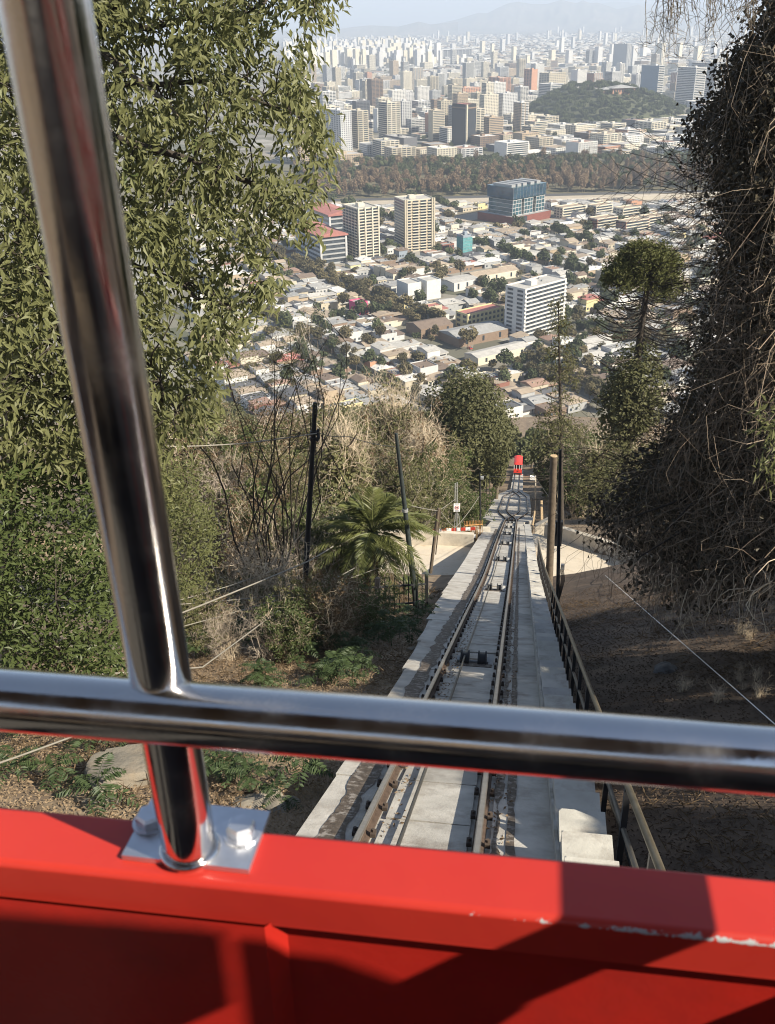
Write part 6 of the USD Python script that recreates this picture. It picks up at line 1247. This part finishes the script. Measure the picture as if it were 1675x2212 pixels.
for k, ((x, y), s) in enumerate(zip(fern_px, fl)):
    p = hit(x, y); lb = f'green feathery plant {s}'
    if k < 3: ferns.append(fern('feathery_plant', lb, k, [.55, .7, .4][k], [9, 10, 7][k], p, FG))
    else: dup(ferns[k % 3], p, rng.uniform(0, 6), rng.uniform(.6, 1.0), lb, FG)
pts = []
while len(pts) < 70:
    x, y = rng.uniform(410, 960), rng.uniform(1265, 1490)
    if x > 960 - (y - 1290) * .75 or (x < 560 and rng.random() < .7): continue
    p = hit(x, y)
    if p[0] > bed_left(p[1]) - .15 or p[1] > 36: continue
    pts.append((x, y, p))
pts.sort(key=lambda q: -q[1]); it = []
for x, y, p in pts: it.append(f'shaded feathery plant {"hugging the edge of the concrete bed" if p[0] > bed_left(p[1]) - 1.0 else "in the undergrowth near the black wire pole" if x < 700 else "in the clump below the iron fence"}')
cnt = {}
for (x, y, p), lb in zip(pts, it): n_ = cnt[lb] = cnt.get(lb, 0) + 1; dup(ferns[rng.integers(3)], p, rng.uniform(0, 6.28), rng.uniform(.6, 1.25), f'{lb}, {NUM[n_ - 1]} nearest us', FG)
# copies of bushes over the slope: left of the black pole, around it, and down both sides of the track
SKX, SKY_ = [-200, 300, 450, 560, 650, 700, 760, 850, 900, 1000, 1100, 1130, 1180, 1260, 1330, 1450, 1560, 2000], [900, 900, 820, 900, 900, 880, 862, 850, 870, 900, 880, 1010, 930, 930, 950, 960, 930, 900]
def max_height(p):
    x, y, z = px([p]); ytop = np.interp(x[0], SKX, SKY_) + rng.uniform(0, 60); t = above(p, x[0], ytop); return t[2] - p[2]
def bush_ok(p, r):
    X, Y = p[0], p[1]
    if -3.4 - r < X < 2.2 + r and Y < 40: return False
    if Y >= 36 and Y < 60 and -15 < X < 13: return False
    if bed_left(Y) - .6 - r < X < bed_right(Y) + .8 + r: return False
    if 56 <= Y < 90 and 0 < X < 10: return False
    return True
cand = []
for k in range(170):                                  # tangle round the black pole
    x, y = rng.uniform(390, 760), rng.uniform(1120, 1300); p = hit(x, y)
    if p[1] < 38 and bush_ok(p, 1.3) and p[1] > 18: cand.append((p, 'bare' if rng.random() < .8 else 'olive', rng.uniform(.5, .95)))
for k in range(60):
    x, y = rng.uniform(405, 800), rng.uniform(1275, 1440); p = hit(x, y)
    if p[1] < 36 and bush_ok(p, .4): cand.append((p, 'bare' if rng.random() < .75 else 'olive', rng.uniform(.22, .42)))
for k in range(1500):
    Y = 58 + 380 * rng.random() ** 1.5; x = rng.uniform(250, 1620); d = ray(x, 900); X = d[0] / d[1] * Y; p = np.array([X, Y, float(terrain(X, Y))]); s = rng.uniform(.7, 1.4) * (1.0 + Y / 160)
    if not bush_ok(p, 1.9 * s) or (X > 7 and Y < 80): continue
    hm = max_height(p)
    if hm < 1.2: continue
    s = min(s, hm / 4.2); cand.append((p, 'bare' if rng.random() < (.45 if Y < 110 else .2) else 'olive', s))
for k in range(16):                                   # dry brush on the shaded bank
    p = hit(rng.uniform(1400, 1665), rng.uniform(1290, 1540)); cand.append((p, 'bare', rng.uniform(.07, .14)))
cand.sort(key=lambda c: np.linalg.norm(c[0]) / max(c[2], 1.0))
DN = {'bare_bush': 'bare twiggy bush', 'leafy_bush': 'leafy bush'}
chosen, rest_, cnt = [], [], {'bare': 0, 'olive': 0}
for c in cand:
    if cnt[c[1]] < 240: cnt[c[1]] += 1; chosen.append((*c, (bushes if c[1] == 'bare' else olive)[rng.integers((3 if c[2] > .15 else 1) if c[1] == 'bare' else 4)]))
    else: rest_.append(c)
LM2 = [('black wire pole', B1), ('leaning iron pole', B2), ('slim lamp post', B5), ('pale lamp post', B6), ('far red car', b0), ('round tree', foot(1003, 1040, 128)), ('monkey puzzle', foot(1345, 1090, 82)), ('dead conifer', foot(1222, 1060, 72))]
save = LAND; LAND = [(n_, p[0], p[1]) for n_, p in LM2]; WORD = {0: 'pale', 1: 'grey', 2: 'brownish', 3: 'yellowing'}
lab = label_all([(f'{["pale bare", "grey bare", "brownish bare"][bushes.index(c[3])] if c[1] == "bare" else ["olive leafy", "bright olive", "dark green", "yellowing"][olive.index(c[3])]} bush', c[0][0], c[0][1]) for c in chosen]); LAND = save
for c, lb in zip(chosen, lab): dup(c[3], c[0], rng.uniform(0, 6.28), c[2] * np.array([1, 1, rng.uniform(.85, 1.15)]), lb, 'bushes over the hillside')
print('bushes', len(chosen), len(rest_))
if rest_:
    path = '/World/hillside_scrub'; pi = UsdGeom.PointInstancer.Define(stage, path); V, F = crown(700, 2.0, 1.9, 2.0, .34, np.random.default_rng(9), 8); pi.CreatePrototypesRel().AddTarget(put('scrub', (V, F), L['leaf_olive'], path))
    pi.CreatePositionsAttr(Vt.Vec3fArray.FromNumpy(np.array([c[0] for c in rest_], np.float32))); pi.CreateProtoIndicesAttr(Vt.IntArray([0] * len(rest_))); pi.CreateScalesAttr(Vt.Vec3fArray.FromNumpy(np.array([[c[2]] * 3 for c in rest_], np.float32))); keys(pi.GetPrim(), 'scrub covering the lower slope between the trees', 'scrub', None, 'stuff')
# trees beside us, out of view to the right, whose shade lies on the track and the bank
for k, (X, Y, h, r_) in enumerate(((9.0, 3.5, 4.0, 2.2), (9.5, 8.0, 5.6, 2.8), (11.0, 12.5, 7.6, 3.2), (12.5, 17, 9.0, 3.6))):
    z = float(terrain(X, Y)); g = thing('shade_tree', f'dark bushy tree on the bank beyond the right edge, {NUM[k]} down the slope', 'tree', (X, Y, z)); put('trunk', MB().tube([[X, Y, z - .5], [X + .2, Y, z + h * .5], [X, Y, z + h * .8]], [.25, .18, .06], 8), L['bark_dark'], g)
    V, F = crown(5200, r_, h * .46, h * .54, .15, np.random.default_rng(90 + k), 9); put('crown', (V + [X, Y, z], F), L['leaf_dense'], g, kind='stuff')
# ground litter: dry leaves, twigs and tufts
def litter(name, label, n, xr, yr, mat, ln, test=None, up=.5, wr=.45):
    X, Y = rng.uniform(*xr, n), yr[0] + (yr[1] - yr[0]) * rng.random(n) ** 1.6; k = (X < bed_left(Y) - .05) | (X > 1.0)
    if test is not None: k &= test(X, Y)
    up = up * .45; X, Y = X[k], Y[k]; P = np.stack([X, Y, terrain(X, Y) + rng.uniform(.0, .05, len(X))], 1); D = rng.normal(0, 1, (len(X), 3)) * [1, 1, up]; put(name, leaves(P, D, ln * rng.uniform(.5, 1.3, len(X)), ln * wr, rng, .3), L[mat], label=label, cat='leaf litter', kind='stuff')
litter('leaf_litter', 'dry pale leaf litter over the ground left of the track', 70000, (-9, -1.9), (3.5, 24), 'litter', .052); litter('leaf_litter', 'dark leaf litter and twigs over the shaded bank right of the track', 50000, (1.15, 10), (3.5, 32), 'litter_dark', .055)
litter('leaf_litter', 'dry grass and straw blades on the shaded bank', 26000, (1.6, 10), (4, 30), 'leaf_dry', .2, lambda X, Y: meshkit.fbm(np.stack([X / 2, Y / 2, 0 * X], -1), 3, 5) > .52, 1.0, .05); litter('dry_grass', 'dry grass blades among the undergrowth left of the track', 26000, (-11, -2.2), (5, 34), 'leaf_dry', .26, lambda X, Y: meshkit.fbm(np.stack([X / 2, Y / 2, 0 * X], -1), 3, 8) > .47, 1.6, .045)
n = 500; X = np.where(rng.random(n) < .5, rng.uniform(-.2, .06, n), rng.uniform(-1.15, -1.0, n)); Y = rng.uniform(6, 22, n); put('leaf_litter', leaves(np.stack([X, Y, tz(Y) + SL + .012], 1), rng.normal(0, 1, (n, 3)) * [1, 1, .3], .06 * rng.uniform(.5, 1.3, n), .025, rng, .3), L['litter'], label='dry leaves caught along the rails', cat='leaf litter', kind='stuff')
